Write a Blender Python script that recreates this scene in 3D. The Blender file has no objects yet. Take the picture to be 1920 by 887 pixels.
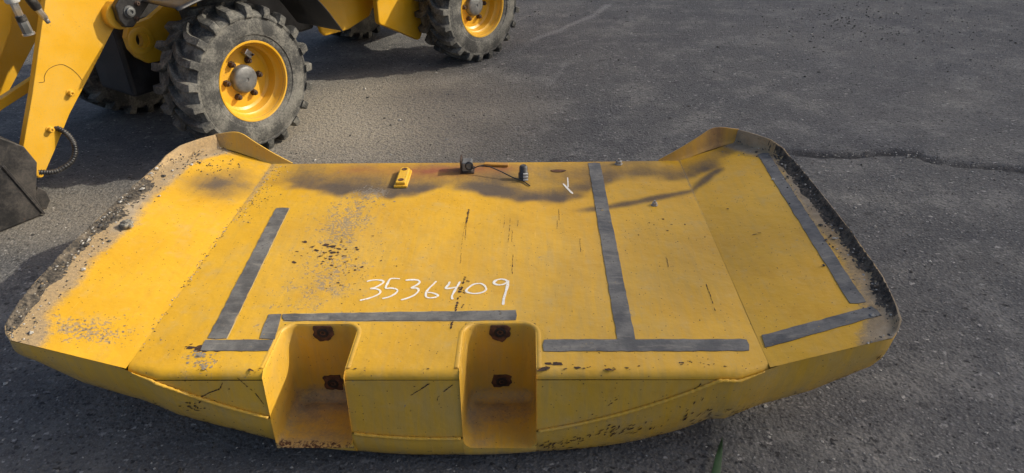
import bpy, bmesh, math, random
from mathutils import Vector, Matrix, noise as mnoise

R = math.radians
scene = bpy.context.scene
col = scene.collection

# ------------------------------------------------------------------ camera
CAM_H, PITCH, YAW, ROLL = 1.65, R(31.5), R(1.57), R(1.17)
cam = bpy.data.cameras.new('camera')
cam.sensor_width = 36.0
cam.lens = 36.0 * 1300.0 / 1920.0
cam.clip_start = 0.05
cam.clip_end = 1500
cam_o = bpy.data.objects.new('camera', cam)
col.objects.link(cam_o)
fh = Vector((-math.sin(YAW), math.cos(YAW), 0)); r0 = Vector((math.cos(YAW), math.sin(YAW), 0)); zz = Vector((0, 0, 1))
fw = fh * math.cos(PITCH) - zz * math.sin(PITCH); u0 = fh * math.sin(PITCH) + zz * math.cos(PITCH)
cr = r0 * math.cos(ROLL) - u0 * math.sin(ROLL); cu = u0 * math.cos(ROLL) + r0 * math.sin(ROLL)
m = Matrix((cr, cu, -fw)).transposed().to_4x4()
m.translation = (0, 0, CAM_H)
cam_o.matrix_world = m
scene.camera = cam_o

# ------------------------------------------------------------------ sky and sun
SUN_EL, SUN_AZ = R(32), R(11)          # azimuth: degrees from +X towards +Y
sun_dir = Vector((math.cos(SUN_EL) * math.cos(SUN_AZ), math.cos(SUN_EL) * math.sin(SUN_AZ), math.sin(SUN_EL)))
world = bpy.data.worlds.new('World'); scene.world = world; world.use_nodes = True
wn = world.node_tree.nodes; wl = world.node_tree.links
sky = wn.new('ShaderNodeTexSky'); sky.sky_type = 'NISHITA'; sky.sun_disc = False
sky.sun_elevation = SUN_EL; sky.sun_rotation = math.pi / 2 - SUN_AZ
sky.air_density = 0.8; sky.dust_density = 4.0; sky.ozone_density = 0.8
wl.new(sky.outputs[0], wn['Background'].inputs[0]); wn['Background'].inputs[1].default_value = 0.15
sl = bpy.data.lights.new('sun', 'SUN'); sl.energy = 3.6; sl.angle = R(0.6); sl.color = (1.0, 0.92, 0.77)
so = bpy.data.objects.new('sun', sl); col.objects.link(so)
so.rotation_euler = sun_dir.to_track_quat('Z', 'Y').to_euler(); so.location = (8, 2, 8)
scene.view_settings.view_transform = 'Standard'; scene.view_settings.look = 'None'
scene.view_settings.exposure = 0.25; scene.view_settings.gamma = 1.0
scene.view_settings.use_curve_mapping = False

rng = random.Random(7)

# ------------------------------------------------------------------ helpers
def clamp(x, a=0.0, b=1.0): return max(a, min(b, x))
def sstep(a, b, x):
    t = clamp((x - a) / (b - a)) if a != b else float(x > a)
    return t * t * (3 - 2 * t)
def lerp(a, b, t): return a + (b - a) * t
def interp(x, pts):
    if x <= pts[0][0]: return pts[0][1]
    for (x0, y0), (x1, y1) in zip(pts, pts[1:]):
        if x <= x1: return lerp(y0, y1, (x - x0) / (x1 - x0))
    return pts[-1][1]
def seg_dist(px, py, pts):
    best = 1e9
    for (x0, y0), (x1, y1) in zip(pts, pts[1:]):
        dx, dy = x1 - x0, y1 - y0
        L = dx * dx + dy * dy
        t = clamp(((px - x0) * dx + (py - y0) * dy) / L) if L else 0
        d = math.hypot(px - x0 - t * dx, py - y0 - t * dy)
        best = min(best, d)
    return best
def n3(x, y, z=0.0, s=1.0): return mnoise.noise(Vector((x * s, y * s, z * s)))
def catmull(pts, n=6, closed=False):
    P = [Vector((*p, 0) if len(p) == 2 else p) for p in pts]; out = []
    for i in range(len(P) - 1):
        p0 = P[i - 1] if i > 0 else P[0] * 2 - P[1]
        p1, p2 = P[i], P[i + 1]
        p3 = P[i + 2] if i + 2 < len(P) else P[-1] * 2 - P[-2]
        for k in range(n):
            t = k / n
            out.append(0.5 * ((2 * p1) + (p2 - p0) * t + (2 * p0 - 5 * p1 + 4 * p2 - p3) * t * t + (3 * p1 - p0 - 3 * p2 + p3) * t ** 3))
    out.append(P[-1]); return out

class MB:
    def __init__(s): s.v = []; s.f = []
    def vert(s, p): s.v.append(tuple(p)); return len(s.v) - 1
    def grid(s, rows, skip=None, close=False, flip=False):
        base = [[s.vert(p) for p in r] for r in rows]
        for i in range(len(base) - 1):
            nj = len(base[i])
            for j in range(nj if close else nj - 1):
                if skip and skip(i, j): continue
                k = (j + 1) % nj
                q = (base[i][j], base[i][k], base[i + 1][k], base[i + 1][j])
                s.f.append(q[::-1] if flip else q)
        return base
    def box(s, lo, hi):
        x0, y0, z0 = lo; x1, y1, z1 = hi
        b = len(s.v)
        s.v += [(x0, y0, z0), (x1, y0, z0), (x1, y1, z0), (x0, y1, z0), (x0, y0, z1), (x1, y0, z1), (x1, y1, z1), (x0, y1, z1)]
        s.f += [tuple(b + i for i in q) for q in ((0, 3, 2, 1), (4, 5, 6, 7), (0, 1, 5, 4), (1, 2, 6, 5), (2, 3, 7, 6), (3, 0, 4, 7))]
        return s
    def prism(s, poly, a, b, axis):
        """poly of 2D points extruded between a and b; axis gives (p, q, h) -> xyz"""
        n = len(poly); i0 = len(s.v)
        for p in poly: s.v.append(tuple(axis(p[0], p[1], a)))
        for p in poly: s.v.append(tuple(axis(p[0], p[1], b)))
        s.f.append(tuple(range(i0 + n - 1, i0 - 1, -1))); s.f.append(tuple(range(i0 + n, i0 + 2 * n)))
        for k in range(n):
            k2 = (k + 1) % n
            s.f.append((i0 + k, i0 + k2, i0 + n + k2, i0 + n + k))
        return s
    def tube(s, pts, rad, n=8, caps=True):
        P = [Vector(p) for p in pts]
        rad = rad if isinstance(rad, (list, tuple)) else [rad] * len(P)
        rings = []; up = None
        for i, p in enumerate(P):
            t = (P[min(i + 1, len(P) - 1)] - P[max(i - 1, 0)]).normalized()
            if up is None: up = t.orthogonal().normalized()
            up = (up - t * up.dot(t)).normalized(); bi = t.cross(up)
            rings.append([p + (up * math.cos(2 * math.pi * k / n) + bi * math.sin(2 * math.pi * k / n)) * rad[i] for k in range(n)])
        base = s.grid(rings, close=True)
        if caps:
            s.f.append(tuple(base[0][::-1])); s.f.append(tuple(base[-1]))
        return s
    def lathe(s, prof, n, axis, cap_end=False, cap_start=False):
        """prof: list of (r, h); axis(r, ang, h) -> xyz"""
        rows = [[axis(r, 2 * math.pi * k / n, h) for k in range(n)] for r, h in prof]
        base = s.grid(rows, close=True)
        if cap_end: s.f.append(tuple(base[-1]))
        if cap_start: s.f.append(tuple(base[0][::-1]))
        return s
    def rock(s, c, r, rg, squash=0.7):
        b = len(s.v)
        dirs = [(1, 0, 0), (-1, 0, 0), (0, 1, 0), (0, -1, 0), (0, 0, 1), (0, 0, -1)]
        ang = rg.random() * 6.28; ca, sa = math.cos(ang), math.sin(ang)
        for d in dirs:
            k = r * rg.uniform(0.6, 1.25)
            x, y, z = d[0] * k * 1.2, d[1] * k, d[2] * k * squash
            s.v.append((c[0] + x * ca - y * sa + rg.uniform(-.2, .2) * r, c[1] + x * sa + y * ca + rg.uniform(-.2, .2) * r, c[2] + z))
        for q in ((0, 2, 4), (2, 1, 4), (1, 3, 4), (3, 0, 4), (2, 0, 5), (1, 2, 5), (3, 1, 5), (0, 3, 5)):
            s.f.append(tuple(b + i for i in q))
    def build(s, name, mat, parent=None, smooth=False, bevel=0.0, auto=None, fixn=True, seg=2):
        me = bpy.data.meshes.new(name)
        me.from_pydata(s.v, [], s.f)
        if fixn:
            bm = bmesh.new(); bm.from_mesh(me)
            bmesh.ops.recalc_face_normals(bm, faces=bm.faces)
            bm.to_mesh(me); bm.free()
        me.materials.append(mat)
        o = bpy.data.objects.new(name, me); col.objects.link(o)
        if parent: o.parent = parent
        if smooth or auto is not None:
            me.shade_smooth()
            if auto is not None:
                me.set_sharp_from_angle(angle=R(auto))
        if bevel:
            b = o.modifiers.new('bevel', 'BEVEL'); b.width = bevel; b.segments = seg; b.limit_method = 'ANGLE'; b.angle_limit = R(35)
        return o

def masks(o, fn):
    """two colour attributes of wear masks from fn(x, y, z) -> (soot, dirt, bare, rust, heat, fade)"""
    me = o.data
    a1 = me.color_attributes.new('wear_a', 'FLOAT_COLOR', 'POINT'); a2 = me.color_attributes.new('wear_b', 'FLOAT_COLOR', 'POINT')
    for i, v in enumerate(me.vertices):
        q = fn(*v.co)
        a1.data[i].color = (q[0], q[1], q[2], 1); a2.data[i].color = (q[3], q[4], q[5], 1)

def empty(name, loc, rz=0.0):
    o = bpy.data.objects.new(name, None); col.objects.link(o); o.location = loc; o.rotation_euler = (0, 0, rz); o.empty_display_size = 0.2
    return o
def tag(o, label, cat, group=None, kind=None):
    o['label'] = label; o['category'] = cat
    if group: o['group'] = group
    if kind: o['kind'] = kind
    return o

# ------------------------------------------------------------------ materials
class NT:
    def __init__(s, name):
        s.m = bpy.data.materials.new(name); s.m.use_nodes = True
        s.t = s.m.node_tree; s.n = s.t.nodes; s.l = s.t.links
        s.b = s.n['Principled BSDF']
        s.tc = s.n.new('ShaderNodeTexCoord')
    def node(s, typ, **kw):
        n = s.n.new(typ)
        for k, v in kw.items(): setattr(n, k, v)
        return n
    def put(s, sock, val):
        if isinstance(val, bpy.types.NodeSocket): s.l.new(val, sock)
        elif isinstance(val, (tuple, list)) and len(val) == 3 and sock.type == 'RGBA': sock.default_value = (*val, 1)
        else: sock.default_value = val
    def coord(s, scale=(1, 1, 1), src='Object', rot=(0, 0, 0)):
        mp = s.node('ShaderNodeMapping'); s.l.new(s.tc.outputs[src], mp.inputs[0])
        mp.inputs['Scale'].default_value = scale; mp.inputs['Rotation'].default_value = rot
        return mp.outputs[0]
    def noise(s, scale, detail=4, rough=0.55, vec=None, dist=0.0):
        n = s.node('ShaderNodeTexNoise'); n.inputs['Scale'].default_value = scale; n.inputs['Detail'].default_value = detail
        n.inputs['Roughness'].default_value = rough; n.inputs['Distortion'].default_value = dist
        s.l.new(vec if vec else s.coord(), n.inputs['Vector']); return n.outputs['Fac']
    def voro(s, scale, vec=None, feature='F1', rand=1.0):
        n = s.node('ShaderNodeTexVoronoi', feature=feature); n.inputs['Scale'].default_value = scale; n.inputs['Randomness'].default_value = rand
        s.l.new(vec if vec else s.coord(), n.inputs['Vector']); return n
    def math(s, op, a, b=0.0, c=0.0, cl=False):
        n = s.node('ShaderNodeMath', operation=op, use_clamp=cl)
        s.put(n.inputs[0], a); s.put(n.inputs[1], b); s.put(n.inputs[2], c); return n.outputs[0]
    def ramp(s, x, a, b, lo=0.0, hi=1.0):
        n = s.node('ShaderNodeMapRange', interpolation_type='SMOOTHSTEP'); s.put(n.inputs['Value'], x)
        n.inputs['From Min'].default_value = a; n.inputs['From Max'].default_value = b
        n.inputs['To Min'].default_value = lo; n.inputs['To Max'].default_value = hi
        return n.outputs[0]
    def mix(s, fac, a, b, mode='MIX'):
        n = s.node('ShaderNodeMix', data_type='RGBA', blend_type=mode)
        s.put(n.inputs[0], fac); s.put(n.inputs[6], a); s.put(n.inputs[7], b); return n.outputs[2]
    def attr(s, name):
        n = s.node('ShaderNodeAttribute', attribute_name=name)
        sp = s.node('ShaderNodeSeparateColor'); s.l.new(n.outputs['Color'], sp.inputs[0]); return sp.outputs
    def bump(s, h, strength, dist, prev=None):
        n = s.node('ShaderNodeBump'); n.inputs['Strength'].default_value = strength; n.inputs['Distance'].default_value = dist
        s.put(n.inputs['Height'], h)
        if prev: s.l.new(prev, n.inputs['Normal'])
        return n.outputs[0]
    def out(s, color, rough=0.6, metal=0.0, normal=None, spec=0.5):
        s.put(s.b.inputs['Base Color'], color); s.put(s.b.inputs['Roughness'], rough); s.put(s.b.inputs['Metallic'], metal)
        s.put(s.b.inputs['Specular IOR Level'], spec)
        if normal: s.l.new(normal, s.b.inputs['Normal'])
        return s.m

def mat_worn_yellow():
    t = NT('worn_yellow_paint')
    A = t.attr('wear_a'); B = t.attr('wear_b')
    big = t.noise(3.0, 5); mid = t.noise(22, 6, 0.65); fine = t.noise(120, 6, 0.7); vfine = t.noise(420, 3, 0.6)
    streak = t.noise(6.0, 6, 0.62, t.coord((9, 0.9, 0.9)), 0.4)
    c = t.mix(t.ramp(big, .3, .7), (.64, .345, .015), (.71, .400, .024))
    c = t.mix(t.ramp(streak, .45, .75, 0, .45), c, (.56, .33, .045))
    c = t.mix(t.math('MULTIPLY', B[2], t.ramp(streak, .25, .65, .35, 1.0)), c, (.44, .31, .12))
    c = t.mix(t.ramp(fine, .62, .75, 0, .25), c, (.45, .25, .05))
    blot = t.noise(5.5, 7, .7)
    c = t.mix(t.ramp(blot, .50, .68, 0, .38), c, (.56, .37, .10))
    c = t.mix(t.ramp(blot, .44, .30, 0, .30), c, (.50, .245, .012))
    hair = t.noise(7.0, 4, .7, t.coord((26, 1.1, 1.1), rot=(0, 0, .03)))
    c = t.mix(t.ramp(hair, .66, .70, 0, .35), c, (.78, .52, .16))
    c = t.mix(t.ramp(hair, .335, .30, 0, .35), c, (.33, .19, .04))
    # faint dust film
    c = t.mix(t.ramp(mid, .5, .8, 0, .22), c, (.50, .38, .2))
    # heat tint and soot
    soot = t.ramp(t.math('MULTIPLY', A[0], t.ramp(t.math('ADD', t.math('MULTIPLY', streak, .2), t.math('ADD', t.math('MULTIPLY', mid, .35), t.math('MULTIPLY', fine, .45))), .3, .7, .8, 1.12)), 0.0, .92, 0, .92)
    c = t.mix(soot, c, (.058, .053, .056))
    c = t.mix(t.math('MULTIPLY', B[1], t.ramp(mid, .25, .65, .55, 1), cl=True), c, (.27, .085, .04))
    # tan dirt, broken up
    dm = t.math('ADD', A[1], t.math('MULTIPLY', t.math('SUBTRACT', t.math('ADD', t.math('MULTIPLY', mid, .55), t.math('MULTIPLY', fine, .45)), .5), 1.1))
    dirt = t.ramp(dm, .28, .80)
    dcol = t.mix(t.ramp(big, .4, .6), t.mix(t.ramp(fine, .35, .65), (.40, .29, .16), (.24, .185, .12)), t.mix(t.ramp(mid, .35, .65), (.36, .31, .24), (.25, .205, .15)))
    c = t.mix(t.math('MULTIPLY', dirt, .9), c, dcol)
    # bare grey metal / primer patches with sharp edges
    vo = t.voro(120)
    bmix = t.math('ADD', t.math('MULTIPLY', vo.outputs['Distance'], .6), t.math('MULTIPLY', mid, .75))
    bm_ = t.math('SUBTRACT', t.math('ADD', A[2], t.math('MULTIPLY', t.math('SUBTRACT', bmix, .62), 1.2)), 0)
    bare = t.ramp(bm_, .47, .53)
    c = t.mix(t.math('MULTIPLY', bare, .62), c, t.mix(fine, (.17, .15, .13), (.32, .27, .20)))
    # small dark specks over everything
    sp = t.voro(140)
    spsel = t.ramp(t.math('ADD', sp.outputs['Color'] if False else t.node_color(sp), 0), .955, .965)
    speck = t.math('MULTIPLY', spsel, t.ramp(sp.outputs['Distance'], .30, .22))
    c = t.mix(t.math('MULTIPLY', speck, .75), c, (.07, .045, .025))
    # rust
    rm = t.math('ADD', B[0], t.math('MULTIPLY', t.math('SUBTRACT', t.math('ADD', t.math('MULTIPLY', mid, .4), t.math('MULTIPLY', fine, .6)), .5), 1.4))
    rust = t.ramp(rm, .44, .56)
    c = t.mix(rust, c, t.mix(t.ramp(vfine, .3, .7), (.035, .016, .009), (.13, .05, .02)))
    rough = t.math('ADD', t.math('ADD', .36, t.math('MULTIPLY', mid, .14)), t.math('MULTIPLY', t.math('MAXIMUM', t.math('MAXIMUM', dirt, rust), soot), .4), cl=True)
    h = t.math('ADD', t.math('MULTIPLY', fine, .4), t.math('ADD', t.math('MULTIPLY', t.math('MULTIPLY', dirt, vfine), 1.2), t.math('MULTIPLY', bare, -.35)))
    nb = t.bump(h, .40, .004, t.bump(t.noise(4.5, 4), .55, .02))
    return t.out(c, rough, 0, nb, .36)
def _node_color(self, v):
    sp = self.node('ShaderNodeSeparateColor'); self.l.new(v.outputs['Color'], sp.inputs[0]); return sp.outputs[0]
NT.node_color = _node_color

def mat_asphalt():
    t = NT('asphalt')
    A = t.attr('wear_a')
    dn = t.node('ShaderNodeTexNoise'); dn.inputs['Scale'].default_value = 60; dn.inputs['Detail'].default_value = 3
    t.l.new(t.coord(), dn.inputs['Vector'])
    def warp(scale, rot, amt):
        vm = t.node('ShaderNodeVectorMath', operation='MULTIPLY_ADD'); t.l.new(dn.outputs['Color'], vm.inputs[0]); vm.inputs[1].default_value = (amt, amt, 0)
        t.l.new(t.coord(scale, rot=rot), vm.inputs[2]); return vm.outputs[0]
    big = t.noise(.55, 5); mid = t.noise(3.2, 8, .68); fine = t.noise(38, 5, .65); vf = t.noise(170, 3, .6)
    c = t.mix(t.ramp(big, .35, .65), (.090, .090, .090), (.124, .121, .115))
    c = t.mix(t.ramp(mid, .46, .66, 0, .75), c, (.205, .197, .180))
    c = t.mix(t.ramp(t.noise(1.7, 8, .72), .50, .64, 0, .55), c, (.074, .074, .075))
    c = t.mix(t.ramp(t.noise(11, 6, .7), .54, .68, 0, .45), c, (.072, .071, .070))
    c = t.mix(t.ramp(fine, .34, .52, .75, 0), c, (.062, .061, .060))
    c = t.mix(t.ramp(vf, .52, .66, 0, .5), c, (.225, .218, .205))
    v1 = t.voro(78, warp((1, 1, 1), (0, 0, 0), .012)); s1 = t.node_color(v1)
    c = t.mix(t.math('MULTIPLY', t.ramp(s1, .74, .78), t.ramp(v1.outputs['Distance'], .46, .26, 0, .6)), c, (.24, .232, .22))
    c = t.mix(t.math('MULTIPLY', t.ramp(s1, .25, .2), t.ramp(v1.outputs['Distance'], .5, .28, 0, .7)), c, (.040, .040, .041))
    v2 = t.voro(30, warp((1, 1.5, 1), (0, 0, .4), .045)); s2 = t.node_color(v2)
    c = t.mix(t.math('MULTIPLY', t.ramp(s2, .87, .88), t.ramp(v2.outputs['Distance'], .28, .14, 0, .85)), c, t.mix(vf, (.26, .25, .235), (.50, .48, .44)))
    c = t.mix(t.math('MULTIPLY', t.ramp(s2, .09, .08), t.ramp(v2.outputs['Distance'], .34, .20, 0, .85)), c, (.026, .025, .025))
    v4 = t.voro(11, warp((1, 1.7, 1), (0, 0, .2), .09)); s4 = t.node_color(v4)
    c = t.mix(t.math('MULTIPLY', t.ramp(s4, .90, .91), t.ramp(v4.outputs['Distance'], .30, .08, 0, .6)), c, (.25, .24, .225))
    c = t.mix(t.math('MULTIPLY', t.ramp(s4, .10, .09), t.ramp(v4.outputs['Distance'], .42, .08, 0, .7)), c, (.045, .045, .045))
    v5 = t.voro(15, warp((1, 1.6, 1), (0, 0, -.3), .06)); s5 = t.node_color(v5)
    c = t.mix(t.math('MULTIPLY', t.ramp(s5, .84, .85), t.ramp(v5.outputs['Distance'], .20, .10, 0, .75)), c, t.mix(fine, (.24, .235, .22), (.46, .44, .40)))
    c = t.mix(t.math('MULTIPLY', t.ramp(s5, .12, .11), t.ramp(v5.outputs['Distance'], .22, .12, 0, .8)), c, (.03, .03, .03))
    v3 = t.voro(14, warp((1, 6.0, 1), (0, 0, .35), .07)); s3 = t.node_color(v3)
    c = t.mix(t.math('MULTIPLY', t.ramp(s3, .94, .945), t.ramp(v3.outputs['Distance'], .18, .10, 0, .7)), c, (.30, .29, .27))
    c = t.mix(t.math('MULTIPLY', A[1], t.ramp(fine, .3, .6, .35, 1)), c, (.30, .262, .20))
    c = t.mix(t.math('MULTIPLY', A[2], t.ramp(vf, .42, .6)), c, (.38, .37, .35))
    c = t.mix(t.math('MULTIPLY', A[0], t.ramp(fine, .3, .55, .6, 1)), c, (.028, .028, .030))
    h = t.math('ADD', t.math('MULTIPLY', v1.outputs['Distance'], -.6), t.math('ADD', t.math('MULTIPLY', fine, 1.0), t.math('MULTIPLY', vf, .3)))
    nb = t.bump(h, .85, .007)
    return t.out(c, t.ramp(fine, .3, .7, .80, .95), 0, nb, .3)

def mat_simple(name, c1, c2, rough=.6, metal=0.0, scale=14, dust=0.0, dustc=(.22, .20, .17), bump=.15, fine=140, spec=.5, streaks=None, rusty=0.0):
    t = NT(name)
    a = t.noise(scale, 5, .6); f = t.noise(fine, 5, .65)
    c = t.mix(t.ramp(a, .32, .68), c1, c2)
    c = t.mix(t.ramp(f, .55, .75, 0, .3), c, tuple(.55 * x for x in c1))
    if dust:
        c = t.mix(t.ramp(t.math('ADD', t.math('MULTIPLY', a, .6), t.math('MULTIPLY', f, .4)), .42, .66, 0, dust), c, dustc)
    if rusty:
        c = t.mix(t.ramp(t.math('ADD', t.math('MULTIPLY', t.noise(9, 6, .7), .5), t.math('MULTIPLY', f, .5)), .60, .66, 0, rusty), c, (.085, .035, .016))
    nb = t.bump(f, bump, .004)
    return t.out(c, t.ramp(a, .2, .8, max(.05, rough - .08), min(1, rough + .1)), metal, nb, spec)

M = {}
M['worn'] = mat_worn_yellow()
M['asphalt'] = mat_asphalt()
M['yellow'] = mat_simple('loader_yellow_paint', (.66, .345, .012), (.73, .395, .020), .36, scale=4, dust=.30, dustc=(.52, .36, .13), bump=.08, rusty=.25)
M['rubber'] = mat_simple('dusty_rubber', (.035, .035, .033), (.062, .061, .056), .8, scale=9, dust=.95, dustc=(.215, .205, .175), bump=.5, fine=90)
M['black'] = mat_simple('black_paint', (.012, .012, .013), (.024, .024, .026), .42, scale=8, dust=.35, dustc=(.075, .07, .062), bump=.2)
M['bucket'] = mat_simple('scuffed_black_steel', (.014, .014, .015), (.032, .031, .031), .45, scale=6, dust=.6, dustc=(.11, .095, .08), bump=.4, fine=70, rusty=.55)
def mat_tape():
    t = NT('grey_tape')
    a = t.noise(11, 7, .7); f = t.noise(85, 5, .65); l = t.noise(14, 5, .65, t.coord((1, 3.5, 1)))
    c = t.mix(t.ramp(a, .35, .65), (.085, .083, .079), (.190, .183, .165))
    c = t.mix(t.ramp(l, .52, .72, 0, .6), c, (.27, .245, .20))
    c = t.mix(t.ramp(t.math('ADD', t.math('MULTIPLY', a, .5), t.math('MULTIPLY', f, .5)), .56, .64, 0, .8), c, (.042, .038, .035))
    c = t.mix(t.ramp(t.math('ADD', t.math('MULTIPLY', t.noise(19, 6, .7), .6), t.math('MULTIPLY', f, .4)), .62, .65, 0, .8), c, (.50, .33, .08))
    return t.out(c, t.ramp(a, .3, .7, .45, .7), 0, t.bump(t.math('ADD', f, t.math('MULTIPLY', l, 1.5)), .35, .003), .4)
M['tape'] = mat_tape()
M['edge_dust'] = mat_simple('pale_glue_line', (.62, .48, .22), (.55, .40, .16), .7, scale=30)
def mat_chalk():
    t = NT('white_paint_marker')
    f = t.noise(260, 4, .7); a = t.noise(70, 4, .6)
    c = t.mix(t.ramp(a, .3, .7), (.70, .68, .61), (.84, .82, .77))
    c = t.mix(t.ramp(t.math('ADD', t.math('MULTIPLY', f, .6), t.math('MULTIPLY', a, .4)), .55, .60, 0, .8), c, (.64, .38, .05))
    return t.out(c, .8, 0, t.bump(f, .3, .002), .3)
M['chalk'] = mat_chalk()
M['rust'] = mat_simple('rust', (.045, .020, .012), (.15, .065, .030), .9, scale=40, bump=.8, fine=160)
M['chip'] = mat_simple('dark_chip', (.030, .018, .012), (.075, .034, .018), .85, scale=60, bump=.5)
M['chip_grey'] = mat_simple('grey_chip', (.20, .165, .12), (.30, .25, .18), .7, scale=60, bump=.3)
M['steel'] = mat_simple('bright_steel', (.46, .46, .45), (.58, .57, .55), .32, .85, scale=25, dust=.25, bump=.15)
M['hub'] = mat_simple('cast_hub_grey', (.11, .115, .115), (.18, .185, .185), .48, .35, scale=22, dust=.35, dustc=(.25, .23, .2), bump=.35, fine=60)
M['zinc'] = mat_simple('dull_zinc', (.30, .29, .27), (.42, .41, .39), .5, .4, scale=40, dust=.4, dustc=(.25, .2, .14))
M['hole'] = mat_simple('dark_greasy_rust', (.010, .008, .007), (.034, .020, .013), .8, scale=70, bump=.5)
M['nut'] = mat_simple('rusty_nut_steel', (.045, .030, .022), (.085, .05, .034), .7, .3, scale=60, bump=.5)
M['plastic'] = mat_simple('black_plastic', (.012, .012, .013), (.02, .02, .022), .45, scale=30, dust=.3, bump=.1)
M['pale_plastic'] = mat_simple('pale_grey_plastic', (.45, .45, .43), (.55, .55, .52), .5, scale=30, bump=.1)
M['crust'] = mat_simple('caked_dark_dirt', (.028, .025, .021), (.085, .072, .057), .97, scale=45, dust=.6, dustc=(.20, .16, .11), bump=1.0, fine=160)
M['stone'] = mat_simple('pale_stone', (.30, .28, .24), (.52, .50, .45), .85, scale=60, bump=.5)
M['stone_dark'] = mat_simple('dark_grit', (.035, .033, .030), (.10, .095, .085), .9, scale=40, bump=.5)
M['clod'] = mat_simple('grey_clod', (.09, .085, .07), (.30, .28, .23), .92, scale=55, bump=1.0)
M['grass'] = mat_simple('grass_green', (.030, .075, .030), (.048, .105, .044), .5, scale=30, bump=.15)
M['leaf'] = mat_simple('leaf_green', (.045, .085, .022), (.075, .12, .035), .55, scale=2)
M['bark'] = mat_simple('bark', (.09, .065, .045), (.15, .115, .085), .9, scale=5, bump=.9, fine=20)
M['hull'] = mat_simple('dull_yellow_underside', (.42, .25, .05), (.34, .21, .06), .7, scale=5, dust=.4, dustc=(.22, .17, .11), rusty=.6)

# ------------------------------------------------------------------ ground
def axis_lines(lo, hi, step, far):
    a = []; x = lo
    while x <= hi + 1e-6: a.append(x); x += step
    k = step
    x = hi
    while x < far: k *= 1.45; x += k; a.append(x)
    k = step; x = lo; pre = []
    while x > -far: k *= 1.45; x -= k; pre.append(x)
    return pre[::-1] + a
CRACK = [(1.20, 3.60), (1.349, 3.595), (1.463, 3.578), (1.626, 3.539), (1.797, 3.529), (2.043, 3.559), (2.146, 3.528), (2.216, 3.438), (2.388, 3.389), (2.606, 3.333), (3.1, 3.30), (3.7, 3.36)]
STREAKS = [([(.054, 5.87), (.242, 6.11), (.612, 6.646), (.803, 7.055)], .05, 1.0), ([(.155, 4.728), (.291, 5.207)], .03, .7), ([(-.40, 4.9), (.05, 5.8)], .02, .35), ([(.9, 6.0), (1.0, 6.8)], .015, .5)]
xs = axis_lines(-4.2, 5.6, .03, 400); ys = axis_lines(.9, 8.4, .03, 400)
g = MB()
rows = []
for y in ys:
    row = []
    for x in xs:
        z = 0.0
        if 1.1 < x < 3.9 and 3.0 < y < 3.9:
            d = seg_dist(x, y, CRACK) + .012 * n3(x, y, 2, 9)
            z -= .020 * sstep(.045, .006, d + .02 * n3(x, y, 9, 22))
        row.append((x, y, z))
    rows.append(row)
g.grid(rows)
ground = g.build('asphalt_yard', M['asphalt'], smooth=True, fixn=False)
ground['kind'] = 'structure'; ground['label'] = 'worn dark grey asphalt yard with loose grit'
def gmask(x, y, z):
    crack = pale = dust = 0.0
    if 1.0 < x < 4.0 and 2.9 < y < 4.0:
        d = seg_dist(x, y, CRACK) + .02 * n3(x, y, 3, 11)
        wd = .45 + .75 * max(0, .5 + n3(x, y, 6, 4.5)); crack = sstep(.060 * wd, .012 * wd, d + .03 * n3(x, y, 9, 22)) * (.6 + .35 * wd)
    if -1 < x < 2 and 4 < y < 7.5:
        for pts, w, s in STREAKS:
            d = seg_dist(x, y, pts) + .03 * n3(x, y, 5, 6)
            pale = max(pale, s * sstep(w, w * .2, d) * .7)
    # paler dusty ground between the machine and the counterweight, and by the bucket
    dust = .95 * sstep(1.15, .25, math.hypot((x + .95) / 1.25, (y - 4.2) / 1.1)) + .5 * sstep(1.0, .2, math.hypot((x + 2.3) / .7, (y - 2.9) / .45))
    return (crack, clamp(dust), pale, 0, 0, 0)
masks(ground, gmask)

# ------------------------------------------------------------------ counterweight
CX, CY = -0.232, 2.1
cw = empty('counterweight', (CX, CY, 0))
tag(cw, 'worn yellow steel counterweight lying flat on the asphalt, numbered 3536409', 'counterweight')
def loc(p): return (p[0], p[1] - CY, p[2])
class CB(MB):
    def vert(s, p): return MB.vert(s, loc(p))
TOP, FRONT, BACK, HALF = .35, 1.411, 2.739, .887
POCKETS = [(-.500, -.275), (.042, .252)]
PBACK = 1.625
def face_y(z): return FRONT - .10 * (TOP - z)
def weld_z(u): return min(TOP - .024, .123 + .335 * (u + .03) ** 2)
def front_y(u): return FRONT if abs(u) < .80 else lerp(FRONT, 1.432, clamp((abs(u) - .80) / (HALF - .80)))
def wing_z(u): return TOP + .076 * (abs(u) - HALF) / .4
OUT = [(0, 1.215, 1.478), (.02, 1.238, 1.497), (.05, 1.258, 1.53), (.1, 1.272, 1.59), (.2, 1.292, 1.73), (.4, 1.300, 2.0), (.6, 1.300, 2.25), (.8, 1.293, 2.52), (.88, 1.278, 2.62), (.93, 1.245, 2.695), (1, 1.145, 2.818)]
def lip_h(sg, t): return (.007 if sg < 0 else .015) * sstep(0, .04, t) + (.052 if sg < 0 else .044) * sstep(.80, 1, t)
def outer(t): return interp(t, [(a, b) for a, b, c in OUT]), interp(t, [(a, c) for a, b, c in OUT])

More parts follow.
